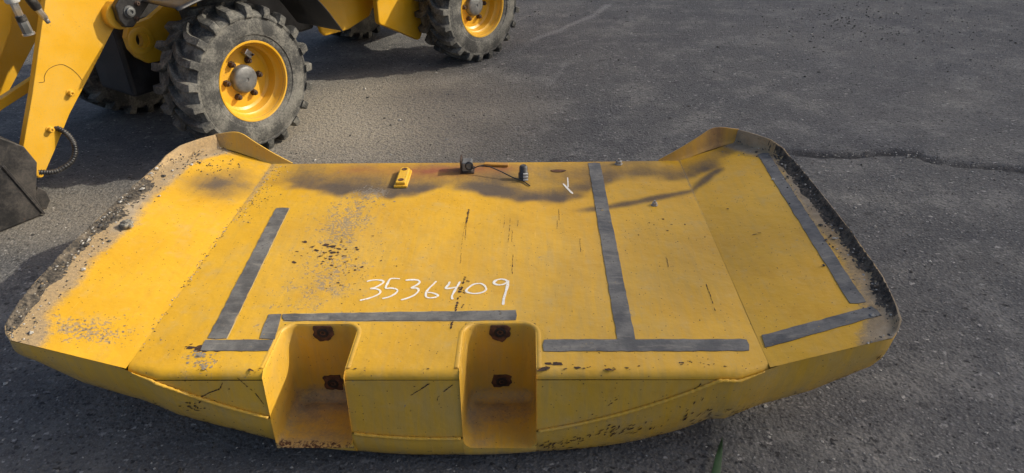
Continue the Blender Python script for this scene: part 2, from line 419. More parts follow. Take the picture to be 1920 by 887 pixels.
SOOT = [(-1.02, 2.53), (-.807, 2.56), (-.616, 2.50), (-.388, 2.455), (-.26, 2.455), (-.072, 2.51), (.04, 2.464), (.253, 2.400), (.357, 2.395), (.466, 2.46), (.585, 2.56), (.70, 2.61), (.864, 2.56), (1.016, 2.64), (1.15, 2.76)]
def soot_line(u): return interp(u, SOOT)
def wear(x, y, z):
    u, Y = x, y + CY
    a = abs(u); n1 = n3(u, Y, 0, 5); n2 = n3(u, Y, 4, 14)
    # soot: a hazy band whose dark lower rim runs along SOOT
    d = Y - soot_line(u) + .015 * n1 + .012 * n2
    rim = sstep(-.07, .02, d + .03 * n2) * (.6 * sstep(.17, .02, d) + .4 * sstep(.34, .05, d)) * (.92 + .3 * n1)
    str_ = interp(u, [(-1.25, 0), (-1.1, .3), (-1.0, .8), (-.9, .45), (-.8, .4), (-.6, .75), (-.35, .8), (-.2, 1.05), (0, .95), (.25, 1.2), (.4, 1.3), (.55, 1.15), (.65, .6), (.78, .6), (.88, 1.0), (1.0, 1.0), (1.12, .7), (1.2, .25), (1.26, 0)])
    body = sstep(-.02, .03, d) * sstep(.55, .1, d) * .62 * sstep(.97, .7, a) * (1 - .35 * sstep(.5, .7, u))
    soot = max(rim * str_ * (.92 + .35 * n1 + .2 * n2), body * (1 + .5 * n1))
    if -1.25 < u < -.85: soot = max(soot, .8 * math.exp(-(((u + 1.02) / .15) ** 2 + ((Y - 2.50) / .12) ** 2)) * (1 + .3 * n2))
    d2 = seg_dist(u, Y, [(.36, 2.30), (.52, 2.325), (.70, 2.39), (.884, 2.46), (1.02, 2.60)])
    soot = max(soot, .8 * sstep(.04, .0, d2 + .012 * n2) * sstep(.34, .5, u))
    soot = max(soot, .28 * math.exp(-(((u - .17) / .05) ** 2 + ((Y - 2.22) / .12) ** 2)))
    heat = 0.0
    if -.7 < u < .5:
        heat = 1.0 * math.exp(-(((u + .16) / .20) ** 2 + ((Y - 2.66) / .055) ** 2)) + .6 * math.exp(-(((u - .10) / .12) ** 2 + ((Y - 2.68) / .035) ** 2)) + .5 * math.exp(-(((u + .50) / .10) ** 2 + ((Y - 2.68) / .04) ** 2))
    # tan dirt along the outer edges and in the creases
    dirt = 0.0
    if a > HALF:
        tt = clamp((Y - 1.45) / 1.35)
        ox = interp(Y, [(1.478, 1.215), (1.59, 1.272), (1.73, 1.292), (2.25, 1.30), (2.52, 1.293), (2.62, 1.278), (2.818, 1.145)])
        e = ox - a
        if u < 0:
            w = interp(Y, [(1.45, .07), (1.7, .12), (2.1, .12), (2.5, .12), (2.8, .10)])
            dirt = .98 * sstep(w + .05, w * .35, e + .04 * n1)
            dirt = max(dirt, .45 * sstep(1.75, 1.5, Y) * sstep(-.95, -1.2, u))
        else:
            w = .10
            dirt = .9 * sstep(w + .03, w * .3, e + .02 * n1)
        dirt = max(dirt, .8 * sstep(.12, .0, 2.80 - Y + .02 * n1) * sstep(.98, 1.12, a) * (1 if u < 0 else .35))
    crease = abs(a - HALF)
    dirt = max(dirt, .52 * sstep(.02, .0, crease) * sstep(1.9, 2.5, Y) + (.35 * sstep(.16, .0, crease) * sstep(2.0, 2.5, Y) * (a < HALF) if u < 0 else 0))
    dirt = max(dirt, .40 * sstep(.09, .0, Y - FRONT) * (a < HALF) * (.5 + .8 * n1))
    dirt = max(dirt, .40 * math.exp(-(((u + .43) / .16) ** 2 + ((Y - 1.80) / .22) ** 2)))
    # bare grey speckle
    bare = 0.0
    bare = max(bare, .60 * math.exp(-(((u + .40) / .08) ** 2 + ((Y - 2.46) / .07) ** 2)))
    bare = max(bare, .46 * math.exp(-(((u + .45) / .12) ** 2 + ((Y - 2.22) / .22) ** 2)))
    bare = max(bare, .34 * math.exp(-(((u + .44) / .15) ** 2 + ((Y - 1.9) / .25) ** 2)))
    bare = max(bare, .44 * math.exp(-(((u + 1.05) / .13) ** 2 + ((Y - 1.56) / .06) ** 2)))
    bare = max(bare, .40 * math.exp(-(((u + .67) / .04) ** 2 + ((Y - 1.45) / .05) ** 2)))
    fade = .35 * math.exp(-(((u - .35) / .6) ** 2)) * sstep(2.5, 1.9, Y) + .5 * math.exp(-(((u + .45) / .2) ** 2 + ((Y - 2.1) / .4) ** 2))
    rust = .0
    if a < HALF: rust = max(rust, .10 * sstep(.018, .0, Y - FRONT))
    return (clamp(soot), clamp(dirt), clamp(bare), clamp(rust), clamp(heat), clamp(fade))

# --- top plate: fine grid, notched by the two pockets, rolled over at the front
us = [-HALF + 2 * HALF * i / 140 for i in range(141)]
for a_, b_ in POCKETS:
    for q in (a_, b_):
        k = min(range(len(us)), key=lambda i: abs(us[i] - q)); us[k] = q
NV = 100
prm = [i / NV for i in range(NV + 1)]
prm[min(range(len(prm)), key=lambda i: abs(lerp(FRONT + .024, BACK, prm[i]) - PBACK))] = (PBACK - FRONT - .024) / (BACK - FRONT - .024)
def in_pocket(u): return any(a + 1e-6 < u < b - 1e-6 for a, b in POCKETS)
def plate_z(u, Y): return TOP + .0022 * n3(u, Y, 0, 2.3)
rows = []
for a in (90, 75, 60, 45, 30, 15):
    rr = .024
    rows.append([(u, front_y(u) + rr - rr * math.sin(R(a)), TOP - rr + rr * math.cos(R(a)) + (plate_z(u, FRONT) - TOP)) for u in us])
for p in prm:
    rows.append([(u, lerp(front_y(u) + .024, BACK, p), plate_z(u, lerp(FRONT, BACK, p))) for u in us])
rows.append([(u, BACK + .004, TOP - .006) for u in us]); rows.append([(u, BACK + .004, TOP - .03) for u in us])
b = CB()
b.grid(rows, skip=lambda i, j: in_pocket(.5 * (us[j] + us[j + 1])) and rows[i + 1][j][1] < PBACK + 1e-4 and i < len(rows) - 3)
top_plate = b.build('top_plate', M['worn'], cw, auto=40, fixn=False)
masks(top_plate, wear)

# --- front face: between the rolled edge and the curved weld, open at the pockets
fus = sorted(set([-.80 + 1.6 * i / 80 for i in range(81)] + [q for p in POCKETS for q in p]))
b = CB(); rows = []
for k in range(13):
    row = []
    for u in fus:
        z = lerp(TOP - .024, weld_z(u), k / 12)
        row.append((u, face_y(z) + (front_y(u) - FRONT), z))
    rows.append(row)
b.grid(rows, skip=lambda i, j: in_pocket(.5 * (fus[j] + fus[j + 1])), flip=True)
front_face = b.build('front_face', M['worn'], cw, auto=40, fixn=False)
def wear_face(x, y, z):
    n1 = n3(x, z, 0, 6)
    edge = z - weld_z(x)
    rust = .22 * sstep(.03, 0, edge)
    for a, b_ in POCKETS:
        for q in (a, b_): rust = max(rust, .36 * sstep(.02, 0, abs(x - q)))
    rust = max(rust, .06 * sstep(.305, .326, z))
    return (0, .12 + .2 * n1 + .2 * sstep(.05, 0, edge), 0, rust, 0, .45 + .3 * n1)
masks(front_face, wear_face)

# --- skirt: curved band below the weld, round the corners and along the sides, then the underside down to the ground
BANDH = [(-1.30, .09), (-1.205, .075), (-1.08, .150), (-.95, .165), (-.847, .168), (-.63, .130), (-.5, .128), (-.25, .098), (0, .090), (.26, .113), (.54, .178), (.68, .198), (.82, .19), (.95, .19), (1.05, .182), (1.2, .125), (1.30, .10)]
path = []      # (top point, inward unit, height)
def side_path(sg):
    out = []
    for k in range(24, -1, -1):
        t = k / 24
        ox, oy = outer(t)
        dt = .01
        x0, y0 = outer(max(0, t - dt)); x1, y1 = outer(min(1, t + dt))
        tx, ty = x1 - x0, y1 - y0; L = math.hypot(tx, ty) or 1
        inx, iny = -ty / L, tx / L
        lip = lip_h(sg, t)
        out.append(((sg * (ox + .004), oy, wing_z(ox) + lip - .001), (sg * inx, iny), interp(sg * ox, BANDH)))
    return out
left = side_path(-1)
for p in left: path.append(p)
NF = 12
for k in range(1, NF):
    u = lerp(-1.215, -HALF, k / NF); path.append(((u, lerp(1.478, 1.432, k / NF) - .0015, wing_z(u) + .0008), (0, 1), interp(u, BANDH)))
skirt_us = sorted(set([-HALF, HALF] + [-.80 + 1.6 * i / 64 for i in range(65)] + [q for p in POCKETS for q in p] + [q + e for p in POCKETS for q, e in ((p[0], .0006), (p[1], -.0006))]))
def skirt_top(u):
    z = weld_z(u) if abs(u) < .8 else lerp(weld_z(u), TOP - .001, clamp((abs(u) - .8) / (HALF - .8)))
    return (u, face_y(z) + (front_y(u) - FRONT) - .004, z)
for u in skirt_us: path.append((skirt_top(u), (0, 1), interp(u, BANDH)))
for k in range(1, NF):
    u = lerp(HALF, 1.215, k / NF); path.append(((u, lerp(1.432, 1.478, k / NF) - .0015, wing_z(u) + .0008), (0, 1), interp(u, BANDH)))
for p in reversed(side_path(1)): path.append(p)
LIPZ = .090
b = CB(); cols_ = []
for T, inn, h in path:
    T = Vector(T); I = Vector((inn[0], inn[1], 0))
    if in_pocket(T.x) and T.y < 1.45 and T.z > LIPZ - .004:
        dz = T.z - (LIPZ - .004)
        T2 = T + I * (.25 * dz) - Vector((0, 0, dz)); h = max(.02, h - dz); T = T2
    c = [T]
    for k in range(1, 7):
        q = k / 6
        c.append(T + I * (.25 * h * q - .010 * math.sin(math.pi * q)) - Vector((0, 0, h * q)))
    Bp = c[-1]
    c.append(Bp + I * .012 - Vector((0, 0, .008)))
    c.append(Bp + I * .10 - Vector((0, 0, min(.03, Bp.z * .3))))
    foot = Vector((Bp.x * .72, lerp(Bp.y, 2.1, .33), .004))
    c.append(foot)
    cols_.append([tuple(q) for q in c])
rowsT = [[c[k] for c in cols_] for k in range(len(cols_[0]))]
b.grid(rowsT, flip=True)
skirt = b.build('curved_skirt', M['worn'], cw, auto=55, fixn=False)
bot = {}
def wear_skirt(x, y, z):
    n1 = n3(x, y, z, 7); n2 = n3(x, y, z, 25)
    zt = weld_z(x) if abs(x) < .84 else wing_z(x)
    k = clamp((zt - z) / max(.05, interp(x, BANDH)))
    rust = (.30 + .12 * n1) * sstep(.82, 1.0, k) * (1.25 if x > .1 else .9) + .10 * n2 * sstep(.3, .9, k)
    if x > 1.1: rust = max(rust, .42 * sstep(1.17, 1.25, x))
    dirt = .22 + .25 * n1 + .25 * sstep(.5, 1.0, k) + (.3 * sstep(-1.1, -1.25, x))
    return (0, clamp(dirt), .1 * sstep(.8, 1, k), clamp(rust), 0, .5 + .3 * n1)
masks(skirt, wear_skirt)

# --- weld bead along the top of the skirt
for lo, hi in ((-.872, POCKETS[0][0] - .006), (POCKETS[0][1] + .006, POCKETS[1][0] - .006), (POCKETS[1][1] + .006, .872)):
    n = int((hi - lo) / .006)
    pts = []
    for i in range(n + 1):
        q = skirt_top(lerp(lo, hi, i / n)); pts.append((q[0], q[1] - .0005, q[2] + .001 - .004 * sstep(.75, .85, abs(q[0]))))
    bb = MB(); bb.tube([loc(p) for p in pts], [(.0052 + .0013 * math.sin(i * 2.1) * rng.uniform(.3, 1)) * (.35 + .65 * sstep(0, 12, min(i, n - i) * .8 if abs(lerp(lo, hi, i / n)) > .7 else 12)) for i in range(n + 1)], 8)
    wb = bb.build('weld_bead', M['worn'], cw, smooth=True)
    masks(wb, lambda x, y, z: (0, .2 + .2 * n3(x, y, z, 30), 0, .12 + .2 * n3(x, y, z, 22), 0, .3))

# --- pockets
def pocket(uL, uR, boss_u):
    r = .046
    plan = []
    for k in range(8): plan.append((uL, None, k / 8))
    for k in range(7):
        a = R(180 - 90 * k / 6); plan.append((uL + r + r * math.cos(a), PBACK - r + r * math.sin(a), 1))
    for k in range(7):
        a = R(90 - 90 * k / 6); plan.append((uR - r + r * math.cos(a), PBACK - r + r * math.sin(a), 1))
    for k in range(7, -1, -1): plan.append((uR, None, k / 8))
    def floor_z(Y): return lerp(LIPZ, .055, clamp((Y - 1.39) / .23))
    cu = .5 * (uL + uR)
    levels = []
    for lv in range(16):
        row = []
        for (pu, pY, t) in plan:
            Yb = pY if pY is not None else None
            def Yat(z): 
                yf = face_y(z) - .004
                return Yb if Yb is not None else lerp(yf, PBACK - r, t)
            nx, ny = 0, 0
            if pY is None: nx = -1 if pu < cu else 1
            else:
                ccx = uL + r if pu < cu else uR - r
                nx, ny = (pu - ccx) / r, (pY - PBACK + r) / r
            top_edge = TOP if True else 0
            if lv == 0: z = TOP + .0005; off = .015
            elif lv == 1: z = TOP + .0018; off = .010
            elif lv == 2: z = TOP + .0012; off = .004
            elif lv == 3: z = TOP - .002; off = .0005
            elif lv == 4: z = TOP - .010; off = 0
            else:
                Y0 = Yat(.1); fz = floor_z(Y0)
                q = (lv - 5) / 10
                if lv <= 11: z = lerp(TOP - .02, fz + .03, (lv - 5) / 6); off = 0
                else:
                    a = R(90 * (lv - 11) / 4); z = fz + .03 - .03 * math.sin(a); off = -.03 * (1 - math.cos(a))
            Y = Yat(z)
            zz_ = z
            if lv < 5 and pY is None and t == 0: Y = FRONT + .022 if lv < 3 else (FRONT + .010 if lv == 3 else Yat(z))
            row.append((pu + nx * off, Y + ny * off, zz_))
        levels.append(row)
    bb = CB()
    base = bb.grid(levels, flip=True)
    # floor
    last = base[-1]; half = len(last) // 2
    for i in range(half - 1):
        bb.f.append((last[i], last[i + 1], last[-2 - i], last[-1 - i]))
    for col_i, cu_ in ((0, uL), (-1, uR)):
        zf = floor_z(1.39); cc = bb.vert((cu_, face_y(zf) - .004, zf - .002))
        arc = [base[lv][col_i] for lv in range(11, 16)]
        for p_, q_ in zip(arc, arc[1:]): bb.f.append((cc, p_, q_))
    o = bb.build('pocket', M['worn'], cw, auto=45, fixn=True)
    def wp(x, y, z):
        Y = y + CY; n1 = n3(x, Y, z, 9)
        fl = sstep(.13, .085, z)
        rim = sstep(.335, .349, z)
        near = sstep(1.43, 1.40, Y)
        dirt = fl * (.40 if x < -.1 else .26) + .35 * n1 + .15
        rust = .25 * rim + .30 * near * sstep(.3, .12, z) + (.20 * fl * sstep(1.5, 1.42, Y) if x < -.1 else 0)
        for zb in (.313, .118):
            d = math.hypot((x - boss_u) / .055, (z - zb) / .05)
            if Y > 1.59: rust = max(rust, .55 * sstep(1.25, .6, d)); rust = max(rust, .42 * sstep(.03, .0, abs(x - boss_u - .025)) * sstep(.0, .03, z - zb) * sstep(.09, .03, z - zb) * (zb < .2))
        return (0, clamp(dirt), 0, clamp(rust + .1 * n1), 0, .40)  # dirt film; dirt and fade also darken the pocket interior where shade falls
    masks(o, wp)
    # rusty bolt bosses on the back wall
    for zc, hw, hh in ((.322, .031 + .004 * (boss_u > 0), .036), (.116 + .006 * (boss_u > 0), .032, .030 - .004 * (boss_u > 0))):
        bb = MB()
        yb = PBACK - .006
        outl = []
        for k in range(22):
            a = 2 * math.pi * k / 22; ca, sa = math.cos(a), math.sin(a)
            m_ = max(abs(ca), abs(sa)) ** (-.70 if zc < .2 else -.20)
            rr = m_ * (1 + .26 * n3(ca * 1.5, sa * 1.5, boss_u * 40 + zc * 30, 1.6))
            outl.append((hw * rr * ca * .95, min(hh * rr * sa, TOP - .006 - zc)))
        bb.prism(outl, yb + .0025, yb + .02, lambda p, q, h_: loc((boss_u + p, h_, zc + q)))
        bo = bb.build('bolt_boss', M['rust'], o, bevel=.0008)
        bb = MB()
        bb.lathe([(.009, -.002), (.0095, .001), (.012, .003), (.015, .002), (.018, -.001)], 18, lambda r_, a, h_: loc((boss_u + r_ * math.cos(a), yb + .0015 - h_ * .7, zc - .004 + r_ * math.sin(a))))
        bb.v.append(loc((boss_u, yb + .002, zc - .004)))
        c_i = len(bb.v) - 1
        for k in range(18): bb.f.append((k, (k + 1) % 18, c_i))
        bb.build('threaded_hole', M['hole'], o, auto=50)
    return o
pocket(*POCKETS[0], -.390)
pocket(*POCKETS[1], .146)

# --- wings with upturned lips
def wing(sg):
    NT_, NS = 100, 40
    ss = [i / (NS - 6) * .955 for i in range(NS - 5)] + [.967, .977, .985, .991, .996, 1.0]
    rows = []
    for i in range(NT_ + 1):
        t = i / NT_
        iy = lerp(1.432, BACK, t); ox, oy = outer(t)
        lip = lip_h(sg, t)
        row = []
        for s in ss:
            s2 = s
            u = lerp(HALF + .0005, ox, s2); Y = lerp(iy, oy, s2)
            z = wing_z(u) + .002 * n3(u * sg, Y, 1, 2.0)
            if s > .955: z += lip * sstep(.957, 1.0, s) ; 
            if s == 1.0: z = wing_z(u) + lip
            row.append((sg * u, Y, z))
        # top of the lip and a short outer return
        u, Y, z = row[-1]
        row.append((u + sg * .004, Y, z)); 
        rows.append(row)
    bb = CB(); bb.grid(rows, flip=(sg < 0))
    o = bb.build('wing_panel', M['worn'], cw, auto=50, fixn=False)
    masks(o, wear)
    return o
wing(-1); wing(1)

# --- upturned corner flanges at the far end of each wing
for sg in (-1, 1):
    base_c = [(.80, BACK + .002, TOP - .001), (HALF, BACK + .002, TOP), (.97, 2.765, .3685), (1.06, 2.792, .388), (1.145, 2.818, wing_z(1.145))]
    top_c = [(.80, 2.743, TOP + .002), (HALF - .005, 2.757, .395), (.96, 2.785, .433), (1.045, 2.822, .466), (1.149, 2.821, wing_z(1.145) + lip_h(sg, 1))]
    bc = catmull(base_c, 6); tcv = catmull(top_c, 6)
    bb = CB(); rows = []
    for k in range(7):
        q = k / 6
        rows.append([(sg * lerp(p.x, t.x, q), lerp(p.y, t.y, q ** .7) , lerp(p.z, t.z, q ** 1.25)) for p, t in zip(bc, tcv)])
    rows.append([(sg * t.x, t.y + .006, t.z) for t in tcv])
    rows.append([(sg * lerp(p.x, t.x, .2), t.y + .008, lerp(p.z, t.z, .0) - .03) for p, t in zip(bc, tcv)])
    bb.grid(rows, flip=(sg < 0))
    o = bb.build('corner_flange', M['worn'], cw, auto=45, fixn=False)
    def wf(x, y, z):
        Y = y + CY; n1 = n3(x, Y, z, 8)
        s = .5 * sstep(.95, 1.05, abs(x)) * sstep(1.14, 1.05, abs(x)) * (x > 0)
        return (clamp(s + .12), clamp((.55 if x < 0 else .3) * sstep(1.0, 1.12, abs(x)) + .2 * n1), 0, .3 * sstep(.01, 0, abs(z - .475)), .3 * (x > 0), .4)
    masks(o, wf)

# --- back wall closing the far side
bb = CB()
bb.grid([[(lerp(-.9, .9, i / 20), BACK + .004, TOP - .028) for i in range(21)], [(lerp(-.85, .85, i / 20), BACK - .01, .01) for i in range(21)]])
bb.build('rear_wall', M['hull'], cw)

# --- caked dirt along the outer lips (dark, lumpy)
def crust(sg, t0, t1, wf, hf, seed):
    bb = CB(); rows = []
    NT_, NS = 330, 18
    for i in range(NT_ + 1):
        t = lerp(t0, t1, i / NT_); ox, oy = outer(t)
        iy = lerp(1.432, BACK, t)
        w = wf(t); row = []
        for j in range(NS + 1):
            s = j / NS
            e = w * (1 - s)
            u = ox - .0015 - e; Y = lerp(oy, iy, (e + .0015) / (ox - HALF)); sw = (u - HALF) / (ox - HALF)
            n1 = n3(u * sg, Y, seed, 18); n2 = n3(u * sg, Y, seed, 110); n4 = n3(u * sg, Y, seed + 3, 7)
            hgt = hf(t) * (.35 + .7 * n1 + .8 * n2 + .8 * n4) * sstep(0, .3, s) + hf(t) * .5 * sstep(.4, 1, s)
            lipz = lip_h(sg, t) * sstep(.957, 1.0, sw)
            z = wing_z(u) + lipz + max(-.004, hgt) - .0015 * sstep(.5, 0, s)
            row.append((sg * u, Y, z))
        rows.append(row)
    bb.grid(rows, flip=(sg < 0))
    o = bb.build('dirt_crust', M['crust'], cw, smooth=True, fixn=False)
    o['kind'] = 'stuff'; o['label'] = 'dark caked dirt along the outer lip'
    return o
crust(-1, .02, .76, lambda t: interp(t, [(0, .035), (.2, .045), (.45, .045), (.62, .085), (.76, .06)]) + .03 * n3(t, 0, 3, 14), lambda t: .0065 * sstep(.0, .1, t) * sstep(.77, .70, t) * (1.0 - .55 * sstep(.05, .0, abs(t - .5))), 2)
crust(1, .05, .93, lambda t: .046 + .028 * n3(t, 0, 8, 16), lambda t: .0055 * sstep(.06, .14, t) * sstep(.97, .85, t), 11)

# --- grey tape strips, each with a slight thickness and a pale glue line
def surf_z(u, Y): return TOP + .0022 * n3(u, Y, 0, 2.3) if abs(u) <= HALF else wing_z(abs(u)) + .002 * n3(u, Y, 1, 2.0)
def strip(quad, seed, lab=None, lift=.0, glue=0):
    A, B_, C_, D_ = [Vector((p[0], p[1])) for p in quad]
    L = max((B_ - A).length, (C_ - D_).length); W = max((D_ - A).length, (C_ - B_).length)
    nl, nw = max(2, int(L / .02)), max(2, int(W / .02))
    rg = random.Random(seed)
    top = []
    for j in range(nw + 1):
        row = []
        for i in range(nl + 1):
            p = A.lerp(B_, i / nl).lerp(D_.lerp(C_, i / nl), j / nw)
            wob = .0013
            if j in (0, nw): p += Vector((rg.uniform(-1, 1), rg.uniform(-1, 1))) * wob
            if i in (0, nl): p += Vector((rg.uniform(-1, 1), rg.uniform(-1, 1))) * wob
            if j in (0, nw): p += Vector((n3(p.x, p.y, seed, 30), n3(p.x, p.y, seed + 7, 30))) * .0013
            if i in (0, nl) and j in (0, nw): p += (A + B_ + C_ + D_) * .25 * .012 - p * .012
            row.append((p.x, p.y, surf_z(p.x, p.y) + .0019 + lift + .0008 * abs(n3(p.x, p.y, seed, 40))))
        top.append(row)
    bb = CB(); base = bb.grid(top)
    ring = base[0] + [r[-1] for r in base[1:]] + base[-1][-2::-1] + [r[0] for r in base[-2:0:-1]]
    low = [len(bb.v) + k for k in range(len(ring))]
    for k in ring:
        x, y, z = bb.v[k]; bb.v.append((x, y, z - .0022))
    for k in range(len(ring)):
        k2 = (k + 1) % len(ring); bb.f.append((ring[k], low[k], low[k2], ring[k2]))
    o = bb.build('tape_strip', M['tape'], cw, auto=30)
    for a_, b2, c_ in ((C_, D_, (A + B_) / 2), (A, B_, (C_ + D_) / 2)):
        if glue and (glue == 2 or a_ is C_):
            g_ = CB(); nrm = ((a_ + b2) / 2 - c_).normalized(); r1, r2 = [], []
            for i in range(nl + 1):
                p = a_.lerp(b2, i / nl) + nrm * .001; w_ = .0022 + .0022 * n3(p.x, p.y, seed, 22)
                r1.append((p.x, p.y, surf_z(p.x, p.y) + .0007)); q = p + nrm * max(.0002, w_); r2.append((q.x, q.y, surf_z(q.x, q.y) + .0007))
            g_.grid([r1, r2]); g_.build('glue_line', M['edge_dust'], o)
    return o
strip([(-.708, 1.554), (-.748, 2.344), (-.696, 2.343), (-.652, 1.554)], 1, glue=1)
strip([(-.712, 1.550), (-.508, 1.551), (-.510, 1.500), (-.708, 1.503)], 2, lift=.0004)
strip([(-.553, 1.555), (-.565, 1.672), (-.524, 1.671), (-.508, 1.553)], 3, lift=.0002)
strip([(-.524, 1.672), (.197, 1.686), (.198, 1.637), (-.510, 1.638)], 4, lift=.0005, glue=2)
strip([(.486, 1.542), (.493, 2.728), (.544, 2.728), (.538, 1.542)], 5)
strip([(.272, 1.548), (.856, 1.550), (.855, 1.500), (.272, 1.497)], 6, lift=.0004)
strip([(1.172, 1.640), (1.193, 2.673), (1.235, 2.670), (1.214, 1.635)], 7)
strip([(.901, 1.561), (1.222, 1.617), (1.232, 1.575), (.896, 1.508)], 8, lift=.0004)

# --- hand-painted number 3536409
DIGITS = [
 [[(-.2959, 1.844), (-.2783, 1.8514), (-.252, 1.8512), (-.2401, 1.842), (-.245, 1.8286), (-.2607, 1.8115), (-.2751, 1.8043), (-.2576, 1.8027), (-.2446, 1.7944), (-.2406, 1.7799), (-.2508, 1.7657), (-.2707, 1.7518), (-.2979, 1.7403)]],
 [[(-.1889, 1.8583), (-.2068, 1.8609), (-.2209, 1.8575), (-.2256, 1.8334), (-.2267, 1.8064), (-.2095, 1.8062), (-.1929, 1.8012), (-.1865, 1.7915), (-.1905, 1.7772), (-.2047, 1.7607), (-.2281, 1.7491)]],
 [[(-.1702, 1.8505), (-.1472, 1.8529), (-.1293, 1.8502), (-.1215, 1.8391), (-.1274, 1.8252), (-.1437, 1.8072), (-.1277, 1.8056), (-.1199, 1.7968), (-.1216, 1.7814), (-.1321, 1.7649), (-.1498, 1.7509), (-.168, 1.7418)]],
 [[(-.0676, 1.8447), (-.0781, 1.8224), (-.0884, 1.8005), (-.0935, 1.7765), (-.0904, 1.7585), (-.0799, 1.7528), (-.0633, 1.755), (-.0537, 1.7644), (-.0611, 1.7725), (-.0746, 1.7797), (-.0875, 1.7812)]],
 [[(-.0238, 1.8418), (-.0265, 1.8245), (-.0332, 1.8049), (-.0175, 1.8048), (.0019, 1.812)], [(.0095, 1.8416), (.0042, 1.8193), (-.0034, 1.7902), (-.0093, 1.7617), (-.0063, 1.7439)]],
 [[(.0723, 1.8311), (.0553, 1.8263), (.0395, 1.8068), (.0336, 1.7899), (.0442, 1.7793), (.0642, 1.7754), (.0864, 1.7824), (.0965, 1.7967), (.0918, 1.8162), (.0811, 1.8286), (.0723, 1.8311)]],
 [[(.1656, 1.8403), (.1553, 1.8504), (.1407, 1.8541), (.125, 1.8456), (.1203, 1.8332), (.1302, 1.8233), (.1474, 1.8231), (.16, 1.8329), (.1661, 1.8428), (.1635, 1.8083), (.1586, 1.7747), (.1546, 1.7466), (.1532, 1.7145)]]]
def ribbon(bb, pts, width, lift, seed=0, n=8):
    P = catmull([(x, y, 0) for x, y in pts], n); rg = random.Random(seed)
    lrow, rrow = [], []
    for i, p in enumerate(P):
        t = (P[min(i + 1, len(P) - 1)] - P[max(i - 1, 0)]).normalized(); nn = Vector((-t.y, t.x, 0))
        w = width * (.5 + .22 * n3(p.x, p.y, seed, 45)) * (1.15 if 0 < i < len(P) - 1 else .6)
        a, c = p + nn * w, p - nn * w
        lrow.append((a.x, a.y, surf_z(a.x, a.y) + lift)); rrow.append((c.x, c.y, surf_z(c.x, c.y) + lift))
    bb.grid([lrow, rrow])
for k, strokes in enumerate(DIGITS):
    bb = CB()
    for q, st in enumerate(strokes): ribbon(bb, st, .0060 if k != 6 else .0070, .0012 + .0003 * q, k)
    bb.build('painted_digit', M['chalk'], cw, fixn=False)
bb = CB()
ribbon(bb, [(.397, 2.586), (.396, 2.54), (.394, 2.495)], .004, .0012, 3); ribbon(bb, [(.376, 2.529), (.39, 2.49), (.41, 2.44)], .0075, .0014, 4)
bb.build('chalk_cross', M['chalk'], cw, fixn=False)

# --- small fittings along the far edge
# mounting pad with two bolts
bb = CB()
def padaxis(p, q, h_): return loc((-.287 + p * 1.0 + q * -.0, 2.585 + q, TOP + h_))
pad = [(-.022, -.078), (.022, -.078), (.022, .058), (.012, .072), (-.012, .072), (-.022, .058)]
bb.prism([(x * 1.25, y * 1.07) for x, y in pad], .001, .010, padaxis)
pbase = bb.build('mounting_pad', M['worn'], cw, bevel=.002)
masks(pbase, lambda x, y, z: (.05, .2, 0, .05, 0, .1))
bb = MB(); bb.prism([(x * .9, y * .96) for x, y in pad], .010, .023, padaxis)
pblock = bb.build('pad_block', M['worn'], pbase, bevel=.003); masks(pblock, lambda x, y, z: (0, .1, 0, .05, 0, .1))
for q in (-.052, .046):
    bb = MB()
    bb.lathe([(.0115, .022), (.0115, .0245), (.009, .025), (.006, .0235), (.0, .0235)], 14, lambda r_, a, h_: loc((-.287 + r_ * math.cos(a), 2.585 + q + r_ * math.sin(a), TOP + h_)))
    bb.build('bolt_hole', M['rust'], pbase, auto=40)
# sensor bracket with round socket
bb = CB()
bb.box(loc((-.052, 2.628, TOP)), loc((-.047, 2.690, TOP + .062))); bb.box(loc((-.047, 2.628, TOP + .001)), loc((.006, 2.690, TOP + .006)))
br = bb.build('sensor_bracket', M['nut'], cw, bevel=.001)
bb = MB(); bb.box(loc((-.046, 2.632, TOP + .0065)), loc((-.002, 2.684, TOP + .050)))
bb.build('sensor_body', M['hub'], br, bevel=.006)
bb = MB(); bb.lathe([(.019, 0), (.020, .014), (.015, .018), (.012, .004), (0, .004)], 18, lambda r_, a, h_: loc((-.014 + r_ * math.cos(a) * .9, 2.640 - h_ * .6 , TOP + .034 + r_ * math.sin(a) )))
bb.build('socket', M['plastic'], br, auto=50)
# plug lying at the end of its cable
bb = MB()
bb.lathe([(0, -.0), (.019, 0), (.021, .006), (.021, .022), (.017, .026), (.017, .046), (.012, .052), (0, .052)], 18, lambda r_, a, h_: loc((.214 + r_ * math.cos(a), 2.572 + r_ * math.sin(a) * .9 + h_ * .35, TOP + .004 + h_)))
plug = bb.build('cable_plug', M['plastic'], cw, auto=45)
for k in range(3):
    bb = MB(); z0 = TOP + .006 + k * .011
    bb.box(loc((.213, 2.5465 + k * .003, z0)), loc((.233, 2.553 + k * .003, z0 + .007))); bb.build('latch_rib', M['pale_plastic'], plug, bevel=.0012)
bb = MB()
cab = catmull([(.001, 2.632, TOP + .022), (.03, 2.633, TOP + .034), (.07, 2.622, TOP + .036), (.12, 2.596, TOP + .026), (.17, 2.568, TOP + .012), (.21, 2.548, TOP + .006), (.228, 2.525, TOP + .005), (.240, 2.508, TOP + .004)], 8)
bb.tube([loc(p) for p in cab], .0025, 8); bb.build('cable', M['plastic'], cw, smooth=True)
